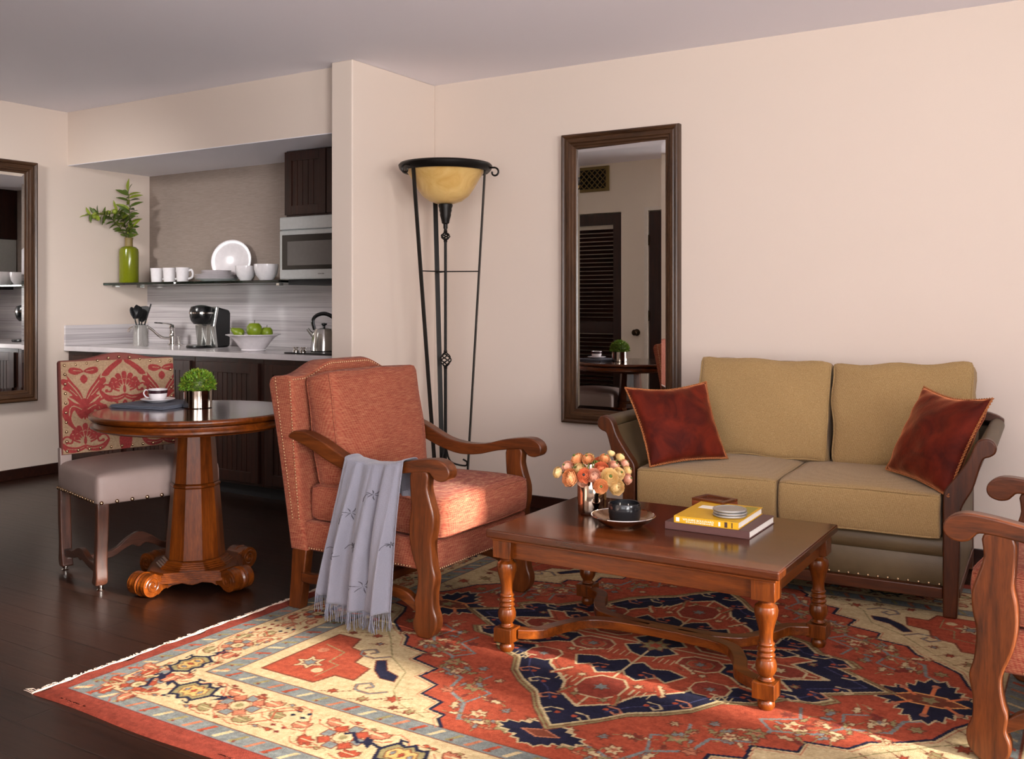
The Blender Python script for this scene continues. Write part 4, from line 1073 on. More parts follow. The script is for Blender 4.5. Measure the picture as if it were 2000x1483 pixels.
# fish-fin shapes in cream (feathered leaves)
def feather(x, y, L, a, c):
    ca, sa = math.cos(a), math.sin(a)
    P = [(0, -.3), (.2, -.55), (.3, -.35), (.42, -.6), (.52, -.38), (.64, -.55), (.74, -.32), (.9, -.38), (1, 0), (.8, .12), (.5, .22), (.2, .18)]
    P = [(x + L * (p * ca - q * .45 * sa), y + L * (p * sa + q * .45 * ca)) for p, q in P]
    cv.shape(P, c, BROWN, .004); cv.line([(x, y), (x + L * .8 * ca, y + L * .8 * sa)], .014, RED)
feather(.13, .13, .10, .6, CREAM); feather(.36, .20, .09, .3, CREAM); feather(.14, .33, .10, 1.0, CREAM); feather(.07, .47, .08, 1.3, OL); feather(.30, .10, .08, -.3, OL)
rect(0, 0, RW, .058, RED2); rect(0, RH - .058, RW, RH, RED2); rect(0, 0, .05, RH, RED2); rect(RW - .05, 0, RW, RH, RED2)
# knot noise
rg = np.random.RandomState(3); cv.a *= (1 + rg.uniform(-.10, .10, cv.a.shape[:2]))[:, :, None].astype(np.float32)
rowv = (1 + .05 * np.sin(np.arange(cv.ny) * .11) * rg.uniform(.3, 1, cv.ny)); cv.a *= rowv[:, None, None].astype(np.float32)
rug = thing('rug', 'red cream and navy patterned wool rug with star medallion under coffee table', 'rug', (RX0, RY0, 0))
def rugpos(U, V):
    e = np.minimum(np.minimum(U, RW - U), np.minimum(V, RH - V))
    Z = .0075 * np.clip(e / .012, 0, 1) ** .5 + .0005
    X = U.copy(); X = X + np.where(U < .02, .006 * np.sin(V * 23) + .004 * np.sin(V * 61), 0)
    Y = V + np.where(V < .02, .005 * np.sin(U * 9), 0)
    return np.stack([X, Y, Z], -1)
cv.to_mesh('pile', M_rug, rug, rugpos)
# selvedge fringe on the left edge
fr = MB(); rn = random.Random(5)
for k in range(420):
    y = k / 420 * RH; L = .012 + rn.random() * .014 + (.03 if k < 4 else 0)
    fr.tube([(.004, y, .004), (-L * .6, y + rn.uniform(-.004, .004), .005), (-L, y + rn.uniform(-.008, .008), .002)], .0014, 4)
fr.tube([(-.001, k / 60 * RH, .004 + .001 * math.sin(k * 2.1)) for k in range(61)], .0035, 6)
tag(fr.build('fringe', simple('undyed_wool_fringe', srgb(214, 190, 170), .9), rug, smooth=0), 'pale pink-white fringe along left edge', kind='stuff')

ZR = .008   # top of the rug
# ================================================================== coffee table
ct = thing('coffee_table', 'honey-brown wooden coffee table with turned legs on the rug', 'coffee table', (-1.325, 3.16, ZR))
tw, td = .512, .36; H = .435 - ZR
MB().box(-tw, tw, -td, td, H - .028, H).build('tabletop', wood('tabletop_wood', srgb(38, 14, 3), srgb(64, 26, 7), srgb(84, 39, 11), 'x', .2, .3), ct, smooth=0, bevel=.006, bseg=3)
ed = MB()
for s_ in (-1, 1):
    ed.box(-tw + .012, tw - .012, s_ * (td - .03) - .017, s_ * (td - .03) + .017, H - .038, H - .029)
    ed.box(s_ * (tw - .03) - .017, s_ * (tw - .03) + .017, -td + .03, td - .03, H - .038, H - .029)
ed.build('edge_moulding', honey['x'], ct, smooth=0, bevel=.003)
ap = MB()
for s_ in (-1, 1):
    MB().box(-.425, .425, s_ * .308 - .011, s_ * .308 + .011, .335 - ZR, H - .039).build('apron', honey['x'], ct, smooth=0, bevel=.002)
    MB().box(s_ * .458 - .011, s_ * .458 + .011, -.275, .275, .335 - ZR, H - .039).build('end_apron', honey['y'], ct, smooth=0, bevel=.002)
lp = [(0, 0), (.020, 0), (.025, .008), (.026, .018), (.022, .028), (.017, .033), (.017, .036)]
lp2 = [(.018, .084), (.026, .088), (.021, .093), (.019, .098), (.024, .104), (.031, .118), (.032, .132), (.028, .148), (.022, .154), (.026, .158), (.028, .163), (.024, .168), (.022, .171), (.026, .175), (.028, .180), (.024, .185), (.022, .188), (.025, .192), (.026, .197), (.021, .202), (.020, .212), (.021, .228), (.026, .252), (.034, .280), (.036, .296), (.033, .308), (.024, .315), (.021, .320), (.028, .325), (.028, .329)]
for sx_ in (-1, 1):
    for sy_ in (-1, 1):
        lx_, ly_ = sx_ * .457, sy_ * .307
        lg = MB().lathe(lp, 28, cx=lx_, cy=ly_).lathe(lp2, 28, cx=lx_, cy=ly_)
        lg.box(lx_ - .034, lx_ + .034, ly_ - .034, ly_ + .034, .036, .084)
        lg.box(lx_ - .036, lx_ + .036, ly_ - .036, ly_ + .036, .329, H - .038)
        lg.build('leg', honey['z'], ct, smooth=30, bevel=.003)
# serpentine stretcher
def band(pts, w, z0, z1):
    P = [Vector((p[0], p[1])) for p in pts]; L = []; R_ = []
    for i, p in enumerate(P):
        d = (P[min(i + 1, len(P) - 1)] - P[max(i - 1, 0)]).normalized(); n_ = Vector((-d.y, d.x)) * (w / 2)
        L.append(tuple(p + n_)); R_.append(tuple(p - n_))
    return MB().prism(L + R_[::-1], z0, z1, 'xy')
sm = MB()
for sx_ in (-1, 1):
    for sy_ in (-1, 1):
        pts = smooth_poly([(sx_ * .427, sy_ * .283), (sx_ * .36, sy_ * .24), (sx_ * .325, sy_ * .15), (sx_ * .27, sy_ * .06), (sx_ * .19, sy_ * .025), (sx_ * .05, sy_ * .012)], 6, False)
        q = band(pts, .044, .045, .077); sm.add(q.v, q.f)
sm.box(-.06, .06, -.034, .034, .0452, .0768)
sm.build('stretcher', honey['x'], ct, smooth=0, bevel=.003)

# ---- things on the coffee table (top z = .435)
ZT = .4355
# mirror-finish vase
t = thing('flower_vase', 'mirror-finished round metallic vase holding peach flowers', 'vase', (-1.64, 3.225, ZT))
lathe_obj('body', [(0, 0), (.050, 0), (.053, .004), (.054, .02), (.054, .19), (.052, .193), (.049, .19), (.049, .02), (0, .015)], M_vase_metal, t, 48)
V0 = Vector((-1.64, 3.225, ZT + .02))
def petal_mat(name, c, e):
    m, nt, b = new_mat(name, c, .55, spec=.3)
    n = noise(nt, coords(nt), 60, 3, .6)
    nt.links.new(ramp(nt, n, [(.3, c), (.7, e)]), b.inputs['Base Color'])
    b.inputs['Subsurface Weight'].default_value = .15; b.inputs['Subsurface Radius'].default_value = (.01, .005, .003)
    return m
PM = [petal_mat('peach_petal', srgb(232, 150, 92), srgb(242, 184, 130)), petal_mat('cream_petal', srgb(240, 200, 130), srgb(244, 216, 160)), petal_mat('coral_petal', srgb(226, 112, 72), srgb(238, 150, 104)), petal_mat('pink_petal', srgb(236, 168, 140), srgb(244, 198, 168))]
def ranunculus(lb, p, r, face, mi, closed=False, seed=0):
    t = thing('ranunculus', lb, 'flower', tuple(p), 0, 'peach ranunculus in the metallic vase')
    rn = random.Random(seed); q = Vector(face).normalized().to_track_quat('Z', 'Y').to_matrix().to_4x4()
    mb = MB(); ph0 = rn.uniform(0, 6)
    layers = 7
    for L in range(layers):
        u = L / (layers - 1); rr = r * (.28 + .72 * u); npt = 4 + L // 2
        open_ = (.2 + .5 * u) if not closed else .08
        for k in range(npt):
            a0 = ph0 + L * 1.1 + 2 * PI * k / npt; wa = 2 * PI / npt * .72
            def fn(s, v, a0=a0, wa=wa, rr=rr, u=u, open_=open_):
                th = .05 + (PI * (.40 + .28 * (1 - u) + (.14 if closed else 0) - .10 * u)) * v + .0
                # polar from bottom pole up
                w = wa * (math.sin(PI * min(1, .12 + v * .78)) ** .6)
                a = a0 + (s - .5) * 2 * w
                R = rr * (1 + .10 * open_ * v * v + .03 * math.sin(s * PI * 2 + a0))
                z = -math.cos(th * (1 - .10 * open_)); x = math.sin(th * (1 - .1 * open_))
                rim = 1 - .06 * (2 * s - 1) ** 2 * v
                return (R * x * math.cos(a), R * x * math.sin(a), R * z * rim + rr * .02)
            mb.grid(fn, 6, 6, M=q)
    mb.build('bloom', PM[mi], t, smooth=180)
    if not closed: MB().ball((0, 0, 0), r * .15, 12, 8, (1, 1, .8), q @ T(0, 0, r * .22)).build('flower_centre', M_leaf if mi != 2 else M_blackmat, t)
    p = Vector(p); b0 = Vector((V0.x + rn.uniform(-.02, .02), V0.y + rn.uniform(-.02, .02), V0.z + .01)); lipz = ZT + .195
    lip = Vector((V0.x, V0.y, lipz)) + (p - Vector((V0.x, V0.y, p.z))).normalized() * .034
    st_end = -Vector(face).normalized() * r * .8
    pts = smooth_poly([tuple(b0 - p), tuple(lip - p), tuple((lip - p) * .4 + st_end * 1.3 * .6 + Vector((0, 0, -.004))), tuple(st_end)], 5, False)
    MB().tube(pts, .0022, 6).build('stem', M_stem, t)
FL = [((-1.690, 3.187, .647), .0275, 0, 'peach bloom at top left of the bouquet'), ((-1.651, 3.211, .652), .0235, 1, 'cream bloom at top centre of the bouquet'), ((-1.700, 3.124, .623), .0225, 3, 'ruffled pink bloom at left of the bouquet'),
      ((-1.726, 3.106, .598), .0180, 1, 'half-closed greenish bud at far left of the bouquet'), ((-1.664, 3.086, .587), .0277, 0, 'round peach and cream bud low at left of the bouquet'), ((-1.598, 3.080, .603), .0262, 2, 'coral bloom with dark centre in front of bouquet'),
      ((-1.569, 3.097, .603), .0220, 3, 'round pink bud right of the coral bloom'), ((-1.612, 3.236, .635), .0225, 2, 'coral bloom with dark centre high in the bouquet'), ((-1.595, 3.269, .636), .0185, 1, 'pale cream bloom behind top of the bouquet'),
      ((-1.562, 3.149, .624), .0215, 2, 'coral pink bud above the large cream-yellow bloom'), ((-1.513, 3.120, .600), .0325, 1, 'largest cream-yellow open bloom facing front'), ((-1.535, 3.090, .567), .0262, 0, 'orange-peach bloom below the largest cream-yellow one'),
      ((-1.495, 3.143, .559), .0245, 1, 'round creamy bud hanging low at right of bouquet'), ((-1.505, 3.190, .604), .0240, 1, 'cream bloom tucked behind the largest cream-yellow one'), ((-1.550, 3.297, .648), .0194, 1, 'cream bloom at top right of the bouquet'),
      ((-1.526, 3.289, .626), .0185, 3, 'pale bloom second from the top at right'), ((-1.508, 3.274, .603), .0200, 1, 'cream bloom at far right middle of the bouquet'), ((-1.495, 3.249, .575), .0206, 3, 'pink bloom lowest at far right of the bouquet'), ((-1.595, 3.303, .656), .0130, 1, 'tiny cream bud standing highest at the right'),
      ((-1.64, 3.14, .60), .026, 0, 'peach bloom deep in the middle of the bouquet'), ((-1.60, 3.18, .62), .024, 1, 'cream bloom near the bouquet centre, half hidden')]
view = Vector((.45, -.85, .25))
ctr = Vector((-1.60, 3.2, .55))
FL += [((-1.665, 3.150, .612), .0255, 1, 'cream bloom tucked behind the round peach and cream bud'), ((-1.630, 3.165, .655), .0215, 0, 'small peach bloom behind the coral ones at the top'), ((-1.580, 3.215, .655), .0205, 0, 'peach bloom right of the highest coral bloom'),
       ((-1.545, 3.235, .625), .0230, 3, 'pale pink bloom at right behind the bouquet'), ((-1.565, 3.130, .578), .0225, 2, 'coral bloom hanging between orange and coral ones'), ((-1.625, 3.110, .575), .0215, 3, 'pale pink bloom low over the rim of the vase')]
for i, (p, r, mi, lb) in enumerate(FL):
    r *= 1.24
    f = (Vector(p) - ctr).normalized() * .9 + (view.normalized() * (1.1 if i in (5, 10, 7) else .35))
    ranunculus(lb, p, r, f, mi, i in (3, 4, 6, 12, 18, 9), i)
# tray and candle
t = thing('silver_tray', 'round hammered silver dish under the black candle bowl', 'tray', (-1.455, 3.105, ZT))
lathe_obj('dish', [(0, .004), (.055, .004), (.06, 0), (.066, 0), (.068, .005), (.095, .018), (.110, .032), (.113, .036), (.110, .037), (.092, .022), (.066, .009), (0, .008)], M_tray, t, 64, fn=lambda r, z, a: r * (1 + (.006 * math.cos(a * 24) if r > .07 else 0)))
MB().tube([(.1115 * math.cos(2 * PI * k / 64), .1115 * math.sin(2 * PI * k / 64), .0365) for k in range(64)], .0028, 6, closed=True).build('rolled_rim', M_chrome, t)
t = thing('candle_bowl', 'charcoal glazed candle bowl standing on the silver dish', 'candle', (-1.452, 3.110, ZT + .0085))
lathe_obj('bowl_body', [(0, 0), (.040, 0), (.050, .006), (.055, .02), (.056, .034), (.0572, .036), (.0572, .068), (.055, .072), (.051, .07), (.050, .05), (0, .05)], M_candle, t, 48)
lathe_obj('wax', [(0, .0505), (.0495, .0505), (.0495, .058), (0, .058)], M_wax, t, 40)
for dx in (-.018, .014): MB().tube([(dx, 0, .056), (dx + .001, 0, .068)], .0012, 6).build('wick', M_ink, t)
# books
def book(lb, cx_, cy_, z, w, d, h, rz, cover, grp=None):
    t = thing('book', lb, 'book', (cx_, cy_, z), rz, grp)
    c = MB().box(-w / 2, w / 2, -d / 2, d / 2, 0, .0025).box(-w / 2, w / 2, -d / 2, d / 2, h - .0025, h).box(-w / 2, w / 2, -d / 2, -d / 2 + .003, .0025, h - .0025)
    c.build('cover', cover, t, smooth=0, bevel=.001)
    MB().box(-w / 2 + .004, w / 2 - .0035, -d / 2 + .003, d / 2 - .004, .0026, h - .0026).build('pages', M_paper, t, smooth=0)
    return t
def text_part(name, s, size, M, mat, parent, ext=.0003):
    cu = bpy.data.curves.new(name, 'FONT'); cu.body = s; cu.size = size; cu.extrude = ext; cu.align_x = 'LEFT'
    tmp = bpy.data.objects.new(name, cu); COL.objects.link(tmp)
    dg = bpy.context.evaluated_depsgraph_get(); me = bpy.data.meshes.new_from_object(tmp.evaluated_get(dg))
    bpy.data.objects.remove(tmp); bpy.data.curves.remove(cu)
    me.transform(M); me.materials.clear(); me.materials.append(mat)
    o = bpy.data.objects.new(name, me); COL.objects.link(o); o.parent = parent
    return o
b1 = book('large plum-brown book lying flat beneath the yellow book', -1.160, 3.278, ZT, .300, .285, .026, -.0, M_brownbk, 'books on the coffee table')
b2 = book('yellow book with white spine lettering, lying on brown book', -1.165, 3.278, ZT + .0262, .228, .285, .024, .02, M_yellow, 'books on the coffee table')
text_part('spine_title', 'WILSHIRE BOULEVARD', .0108, T(-.082, -.1427, .0105) @ RX(PI / 2), M_ink, b2)
sb = MB(); rn = random.Random(7); xx = -.070
while xx < .03:
    w_ = rn.uniform(.003, .009); sb.box(xx, xx + w_, -.1429, -.1426, .0052, .0078); xx += w_ + .0022
sb.build('spine_subtitle', M_ink, b2, smooth=0)
MB().box(-.106, -.094, -.1429, -.1426, .005, .019).box(.045, .052, -.1429, -.1426, .005, .019).build('spine_ornament', M_ink, b2, smooth=0)
MB().box(.066, .076, -.1429, -.1426, .003, .021).box(.090, .094, -.1429, -.1426, .003, .021).build('spine_picture', M_inkd, b2, smooth=0)
MB().box(-.085, -.02, .02, .07, .024, .0243).build('cover_lettering', M_ink, b2, smooth=0)
MB().box(.06, .105, -.06, .125, .024, .0243).build('cover_picture', simple('olive_cover_print', srgb(140, 128, 40), .4), b2, smooth=0)
for k in range(3):
    t = lathe_obj('coaster', [(0, 0), (.052, 0), (.056, .002), (.058, .0055), (.056, .0088), (.050, .009), (.048, .0076), (0, .0076)], M_pewter, None, 48)
    t.location = (-1.108 + (.002 if k == 1 else 0), 3.225, ZT + .0502 + .0002 + k * .0091)
    tag(t, 'round grey metal coaster, ' + ['bottom of the three stacked on the yellow book', 'middle of the three stacked on the yellow book', 'topmost of the three stacked on the yellow book'][k], 'coaster', 'pewter coasters on the yellow book')
t = thing('wooden_box', 'small square reddish wooden box with glass lid behind books', 'box', (-1.245, 3.455, ZT), -.22)
bb = MB()
w, d, h = .068, .050, .055
bb.box(-w, w, -d, d, 0, h - .006)
bb.build('box_body', wood('rosewood', srgb(80, 32, 18), srgb(124, 60, 34), srgb(150, 80, 48), 'x', .3, .4), t, smooth=0, bevel=.002)
ld = MB().box(-w, w, -d, -d + .018, h - .006, h + .003).box(-w, w, d - .018, d, h - .006, h + .003).box(-w, -w + .018, -d + .018, d - .018, h - .006, h + .003).box(w - .018, w, -d + .018, d - .018, h - .006, h + .003)
ld.build('lid_frame', amber['x'], t, smooth=0, bevel=.0015)
MB().box(-w + .018, w - .018, -d + .018, d - .018, h - .006, h - .003).build('lid_glass', M_pewterbox, t, smooth=0)

# ================================================================== armchairs
def hump(x, W=.345, h=.055):
    u = abs(x) / W
    if u > .82: return 0
    if u < .30: return h
    t_ = (u - .30) / .52
    return h * (1 - (3 * t_ * t_ - 2 * t_ ** 3))
ARM = [(.345, .690), (.32, .706), (.27, .706), (.22, .694), (.164, .674), (.09, .640), (.03, .618), (-.06, .606), (-.157, .612), (-.241, .634), (-.333, .649), (-.386, .650), (-.422, .633), (-.434, .607), (-.425, .584), (-.398, .573), (-.370, .578), (-.354, .593), (-.333, .602), (-.22, .587), (-.135, .566), (-.07, .558), (0, .560), (.09, .583), (.18, .618), (.25, .648), (.32, .672), (.345, .678)]
LEG = [(-.262, .604), (-.258, .52), (-.262, .47), (-.254, .425), (-.253, .361), (-.265, .30), (-.291, .228), (-.286, .165), (-.276, .130), (-.280, .09), (-.270, .062), (-.271, .030), (-.292, .004), (-.318, .0), (-.345, .004), (-.372, .035), (-.376, .075), (-.362, .115), (-.361, .165), (-.370, .222), (-.358, .268), (-.352, .343), (-.361, .390), (-.363, .445), (-.346, .50), (-.334, .545), (-.334, .602)]
def make_armchair(label, loc, rz, throw=False):
    WM = T(*loc) @ RZ(rz)
    t = thing('armchair', label, 'armchair', loc, rz, 'red upholstered armchairs around the coffee table')
    for s_ in (-1, 1):
        MB().prism(smooth_poly(ARM, 3), s_ * .327 - .027, s_ * .327 + .027, 'yz').build('armrest', amber['y'], t, smooth=30, bevel=.010, bseg=3)
        MB().prism(smooth_poly(LEG, 3), s_ * .329 - .023, s_ * .329 + .023, 'yz').build('front_leg', amber['z'], t, smooth=30, bevel=.007, bseg=3)
        MB().prism([(.266, .240), (.280, .14), (.300, 0), (.362, 0), (.350, .13), (.343, .240)], s_ * .316 - .022, s_ * .316 + .022, 'yz').build('rear_leg', amber['z'], t, smooth=30, bevel=.004)
        st = smooth_poly([(-.285, .115), (-.24, .150), (-.18, .162), (-.05, .168), (.12, .160), (.24, .145), (.292, .150)], 3, False) + smooth_poly([(.292, .112), (.24, .108), (.12, .125), (-.05, .132), (-.18, .126), (-.24, .105), (-.285, .080)], 3, False)
        MB().prism(st, s_ * .325 - .016, s_ * .325 + .016, 'yz').build('side_stretcher', amber['y'], t, smooth=30, bevel=.004)
    MB().box(-.309, .309, -.04, .0, .125, .160).build('cross_stretcher', amber['x'], t, smooth=0, bevel=.004)
    # upholstered seat base
    b = rbox(.655, .66, .115, .018, 0, n=10, wr=.001, seed=3)
    o = MB().add(b.v, b.f, T(0, -.022, .291)).build('seat_base', M_tweed, t, smooth=180); weld(o)
    np_ = []
    for k in range(46): np_.append(((-.295 + .59 * k / 45, -.3535, .2455), (0, -1, 0)))
    for s_ in (-1, 1):
        for k in range(38): np_.append(((s_ * .329, -.24 + .50 * k / 37, .2455), (s_, 0, 0)))
    nails(np_, .0036, M_brass, o, WM, limit=46)
    # back: outer shell lofted across the width
    xs = [-.345, -.343, -.335] + [-.32 + .64 * k / 24 for k in range(25)] + [.335, .343, .345]
    mb = MB(); n = 10
    prof = []
    for i, x in enumerate(xs):
        hz = hump(x); e = min(1, (.345 - abs(x)) / .010); q = .010 * (1 - math.sqrt(max(0, 1 - (1 - e) ** 2)))
        P = [(.346 - q, .235 + q), (.380 - q, .44), (.432 - q, .72), (.468 - q, .885 + hz), (.462 - q, .908 + hz - q), (.445, .918 + hz - q), (.370, .924 + hz - q), (.345 + q, .918 + hz - q), (.338 + q, .90 + hz), (.316 + q, .62), (.285 + q, .34), (.265 + q, .235 + q)]
        prof.append([(x, a, b_) for a, b_ in P])
    m_ = len(prof[0]); v = [p for r_ in prof for p in r_]; f = []
    for i in range(len(xs) - 1):
        for k in range(m_): f.append((i * m_ + k, i * m_ + (k + 1) % m_, (i + 1) * m_ + (k + 1) % m_, (i + 1) * m_ + k))
    f.append(tuple(range(m_ - 1, -1, -1))); f.append(tuple(range((len(xs) - 1) * m_, len(xs) * m_)))
    bo = MB().add(v, f).build('backrest', M_tweed, t, smooth=50)
    np_ = []
    for s_ in (-1, 1):
        for k in range(46):
            u = k / 45; z = .36 + u * .55
            yo = np.interp(z, [.235, .44, .72, .90], [.346, .380, .432, .462]) - .034; np_.append(((s_ * .3455, yo, z), (s_, 0, 0)))
            yi = np.interp(z, [.34, .62, .90], [.285, .316, .338]) + .010
            if z < .90 : np_.append(((s_ * .3455, yi, z), (s_, 0, 0)))
    for k in range(52):
        x = -.335 + .67 * k / 51; np_.append(((x, .339, .908 + hump(x)), (0, -1, .25)))
    nails(np_, .0036, M_brass, bo, WM, limit=54)
    cushion('seat_cushion', M_tweed, t, .605, .665, .140, T(0, -.045, .421), r=.030, crown=.026, wr=.0025, seed=5, side=.004, bottom=.1, n=20)
    cushion('back_cushion', M_tweed, t, .575, .455, .135, T(0, .228, .708) @ RX(PI / 2 - .16 ), r=.032, crown=.03, wr=.003, seed=9, side=.008, bottom=.1, n=20)
    return t
make_armchair('red tweed armchair with grey throw over its arm, left of table', (-2.42, 3.145, ZR), PI / 2)
make_armchair('red upholstered wooden armchair cut off at the right edge', (.078, 3.150, ZR), -PI / 2 - .066)

# grey throw hanging over the near arm
def throw_pt(u, v):
    # u across (0 left .. 1 right), v along: inner hem -> over the arm -> outer hem
    zt_l = np.interp(-2.47 + .29 * u, [-2.51, -2.45, -2.36, -2.26, -2.18, -2.12], [.640, .618, .606, .612, .634, .648]) + ZR
    inner, over = .14, .10; total = inner + over + .545 - .035 * (1 - u)
    s = v * total
    x = -2.462 + .285 * u
    if s < inner:
        d = (inner - s); z = zt_l - d - .004; y = 2.852 + .010; amp = .004
    elif s < inner + over:
        a = (s - inner) / over; an = a * PI; z = zt_l - .004 + .012 * math.sin(an) ** .5 ; y = 2.818 + math.cos(an) * .044; amp = .003
    else:
        d = s - inner - over; k = d / .5
        z = zt_l - .004 - d * 1.0; y = 2.774 - .028 * k - .01 * math.sin(k * PI)
        x = -2.462 + .285 * u + k * (-.095 + .055 * u); amp = .005 + .016 * min(1, k * 1.5)
    y += 1.25 * amp * (math.sin(u * 21 + .6 * math.sin(v * 4)) * .8 + .5 * math.sin(u * 38 + 1 + v * 2) * (1 - .4 * v)) - (amp * .8 if s > inner else 0)
    x += .004 * math.sin(u * 30 + v * 3)
    return (x, y, z)
tm = MB().grid(throw_pt, 96, 90)
thr = tm.build('throw', M_throw, None, smooth=180)
sm_ = thr.modifiers.new('thick', 'SOLIDIFY'); sm_.thickness = .003; sm_.offset = 0
tag(thr, 'grey throw with dark embroidered sprigs hanging over the armchair arm', 'throw blanket')
fr = MB(); rn = random.Random(3)
for k in range(120):
    u = (k + .5) / 120; p = Vector(throw_pt(u, 1)); L = .062 + rn.uniform(-.008, .008)
    dx = rn.uniform(-.012, .012); dy = rn.uniform(-.012, .006)
    zb = max(ZR + .003, p.z - L)
    fr.tube([p, (p.x + dx * .3, p.y + dy * .3, p.z - L * .35), (p.x + dx * .5, p.y + dy * .8, p.z - L * .7), (p.x + dx, p.y + dy, zb)], .0014, 4)
o = fr.build('fringe', M_throw, thr, smooth=180); tag(o, kind='stuff')
def sprig(u0, v0, s, a0):
    em = MB()
    c0 = Vector(throw_pt(u0, v0)); 
    def P(a, r):
        q = Vector(throw_pt(u0 + r * math.cos(a) / .27, v0 + r * math.sin(a) / .72)); return q + Vector((0, -.0035, 0))
    for k in range(6):
        a = a0 + k * 1.05; L = s * (1 if k % 2 else .75)
        em.tube([P(a, L * .15), P(a + .18, L * .5), P(a + .08, L * .8), P(a, L)], [.0008, .0028, .0022, .0008], 5, flat=.5)
    em.tube([P(a0 + 2.6, 0), P(a0 + 2.8, s * .9), P(a0 + 2.4, s * 1.5), P(a0 + 2.1, s * 2.0)], .0011, 5)
    em.build('embroidered_sprig', M_embroid, thr, smooth=180)
for a in ((.60, .44, .020, .3), (.30, .55, .024, 0), (.45, .70, .022, .6), (.20, .76, .022, 1), (.62, .88, .028, .1), (.95, .68, .012, .5)): sprig(*a)

# ================================================================== sofa
SR = math.radians(2.5)
sofa = thing('sofa', 'olive leather and wood loveseat sofa with gold chenille cushions against wall', 'sofa', (-1.19, 4.40, ZR), SR)
POST = [(.634, 0), (.634, .45), (.640, .49), (.672, .535), (.706, .585), (.728, .625), (.742, .665), (.758, .688), (.785, .698), (.808, .690), (.820, .668), (.816, .645), (.798, .630), (.778, .622), (.768, .600), (.755, .555), (.738, .500), (.706, .440), (.697, .400), (.695, .30), (.690, .12), (.684, 0)]
for s_ in (-1, 1):
    pl = smooth_poly(POST[1:-2], 3, False); pl = [POST[0]] + pl + [POST[-2], POST[-1]]
    MB().prism([(s_ * a, b_) for a, b_ in pl], -.395, -.345).build('front_post', walnut['z'], sofa, smooth=30, bevel=.006, bseg=3)
    # scrolled upholstered side
    IN = [(.640, .10), (.640, .44), (.650, .49), (.690, .54), (.725, .60), (.745, .65)]
    OUT = [(.790, .632), (.764, .60), (.750, .545), (.728, .49), (.700, .43), (.690, .40), (.686, .10)]
    MB().prism([(s_ * a, b_) for a, b_ in smooth_poly(IN, 3, False) + smooth_poly(OUT, 3, False)], -.344, .40).build('side_panel', M_olive, sofa, smooth=50, bevel=.004)
    MB().lathe([(0, -.344), (.030, -.344), (.031, -.33), (.031, .40), (.030, .41), (0, .41)], 24, T(s_ * .787, 0, .663) @ RX(-PI / 2)).build('arm_roll', M_olive, sofa)
    MB().box(min(s_ * .64, s_ * .692), max(s_ * .64, s_ * .692), -.344, .40, .068, .105).build('side_rail', walnut['y'], sofa, smooth=0, bevel=.003)
    MB().prism([(.40, 0), (.455, 0), (.452, .30), (.455, .72), (.41, .72), (.40, .30)], s_ * .662 - .028, s_ * .662 + .028, 'yz').build('rear_post', walnut['z'], sofa, smooth=0, bevel=.003)
# back panel and top rail
MB().box(-.634, .634, .405, .445, .10, .72).build('back_panel', M_olive, sofa, smooth=0, bevel=.004)
for s_ in (-1, 1):
    wing = [(.634, .10), (.634, .735), (.72, .722), (.80, .700), (.812, .66), (.790, .632), (.764, .60), (.750, .545), (.728, .49), (.700, .43), (.690, .40), (.688, .10)]
    MB().prism([(s_ * a, b_) for a, b_ in wing], .4105, .4395).build('back_wing', M_olive, sofa, smooth=30, bevel=.003)
tr = [(-.815, .690), (-.76, .716), (-.62, .738), (-.40, .752), (0, .76), (.40, .752), (.62, .738), (.76, .716), (.815, .690)]
MB().prism(smooth_poly(tr, 4, False) + smooth_poly([(a, b_ - .04) for a, b_ in tr[::-1]], 4, False), .402, .452).build('top_rail', walnut['x'], sofa, smooth=30, bevel=.006)
MB().box(-.633, .633, -.390, -.350, .068, .112).build('front_rail', walnut['x'], sofa, smooth=0, bevel=.004)
def roll(name, z0, z1, y, bulge):
    pr = []
    for k in range(9):
        u = k / 8; pr.append((y - bulge * math.sin(PI * u) ** .6, z0 + (z1 - z0) * u))
    pr += [(y + .03, z1), (y + .03, z0)]
    MB().prism(pr, -.632, .632, 'yz').build(name, M_olive, sofa, smooth=40)
roll('front_panel', .113, .226, -.362, .010); roll('padded_roll', .227, .302, -.362, .016)
nails([((-.62 + 1.24 * k / 33, -.3735, .121), (0, -1, 0)) for k in range(34)], .0052, M_brass, sofa)
MB().box(-.632, .632, -.335, .40, .20, .298).build('seat_deck', M_olive, sofa, smooth=0)
for s_ in (-1, 1):
    cushion('seat_cushion', M_linen, sofa, .622, .70, .172, T(s_ * .3145, -.055, .386), r=.018, crown=.022, wr=.002, seed=20 + s_, side=.003, bottom=.02, n=22)
def slab(name, c, rx, ry, rz_, w, h, d, seed):
    return cushion(name, M_linen, sofa, w, h, d, T(*c) @ RZ(rz_) @ RX(PI / 2 + rx) @ RZ(ry), r=.030, crown=.045, wr=.007, seed=seed, side=-.007, bottom=.4, n=24)
slab('back_cushion', (-.212, .215, .702), -.20, -.02, .02, .635, .475, .13, 31)
slab('back_cushion', (.415, .215, .700), -.20, .045, -.02, .605, .475, .13, 32)

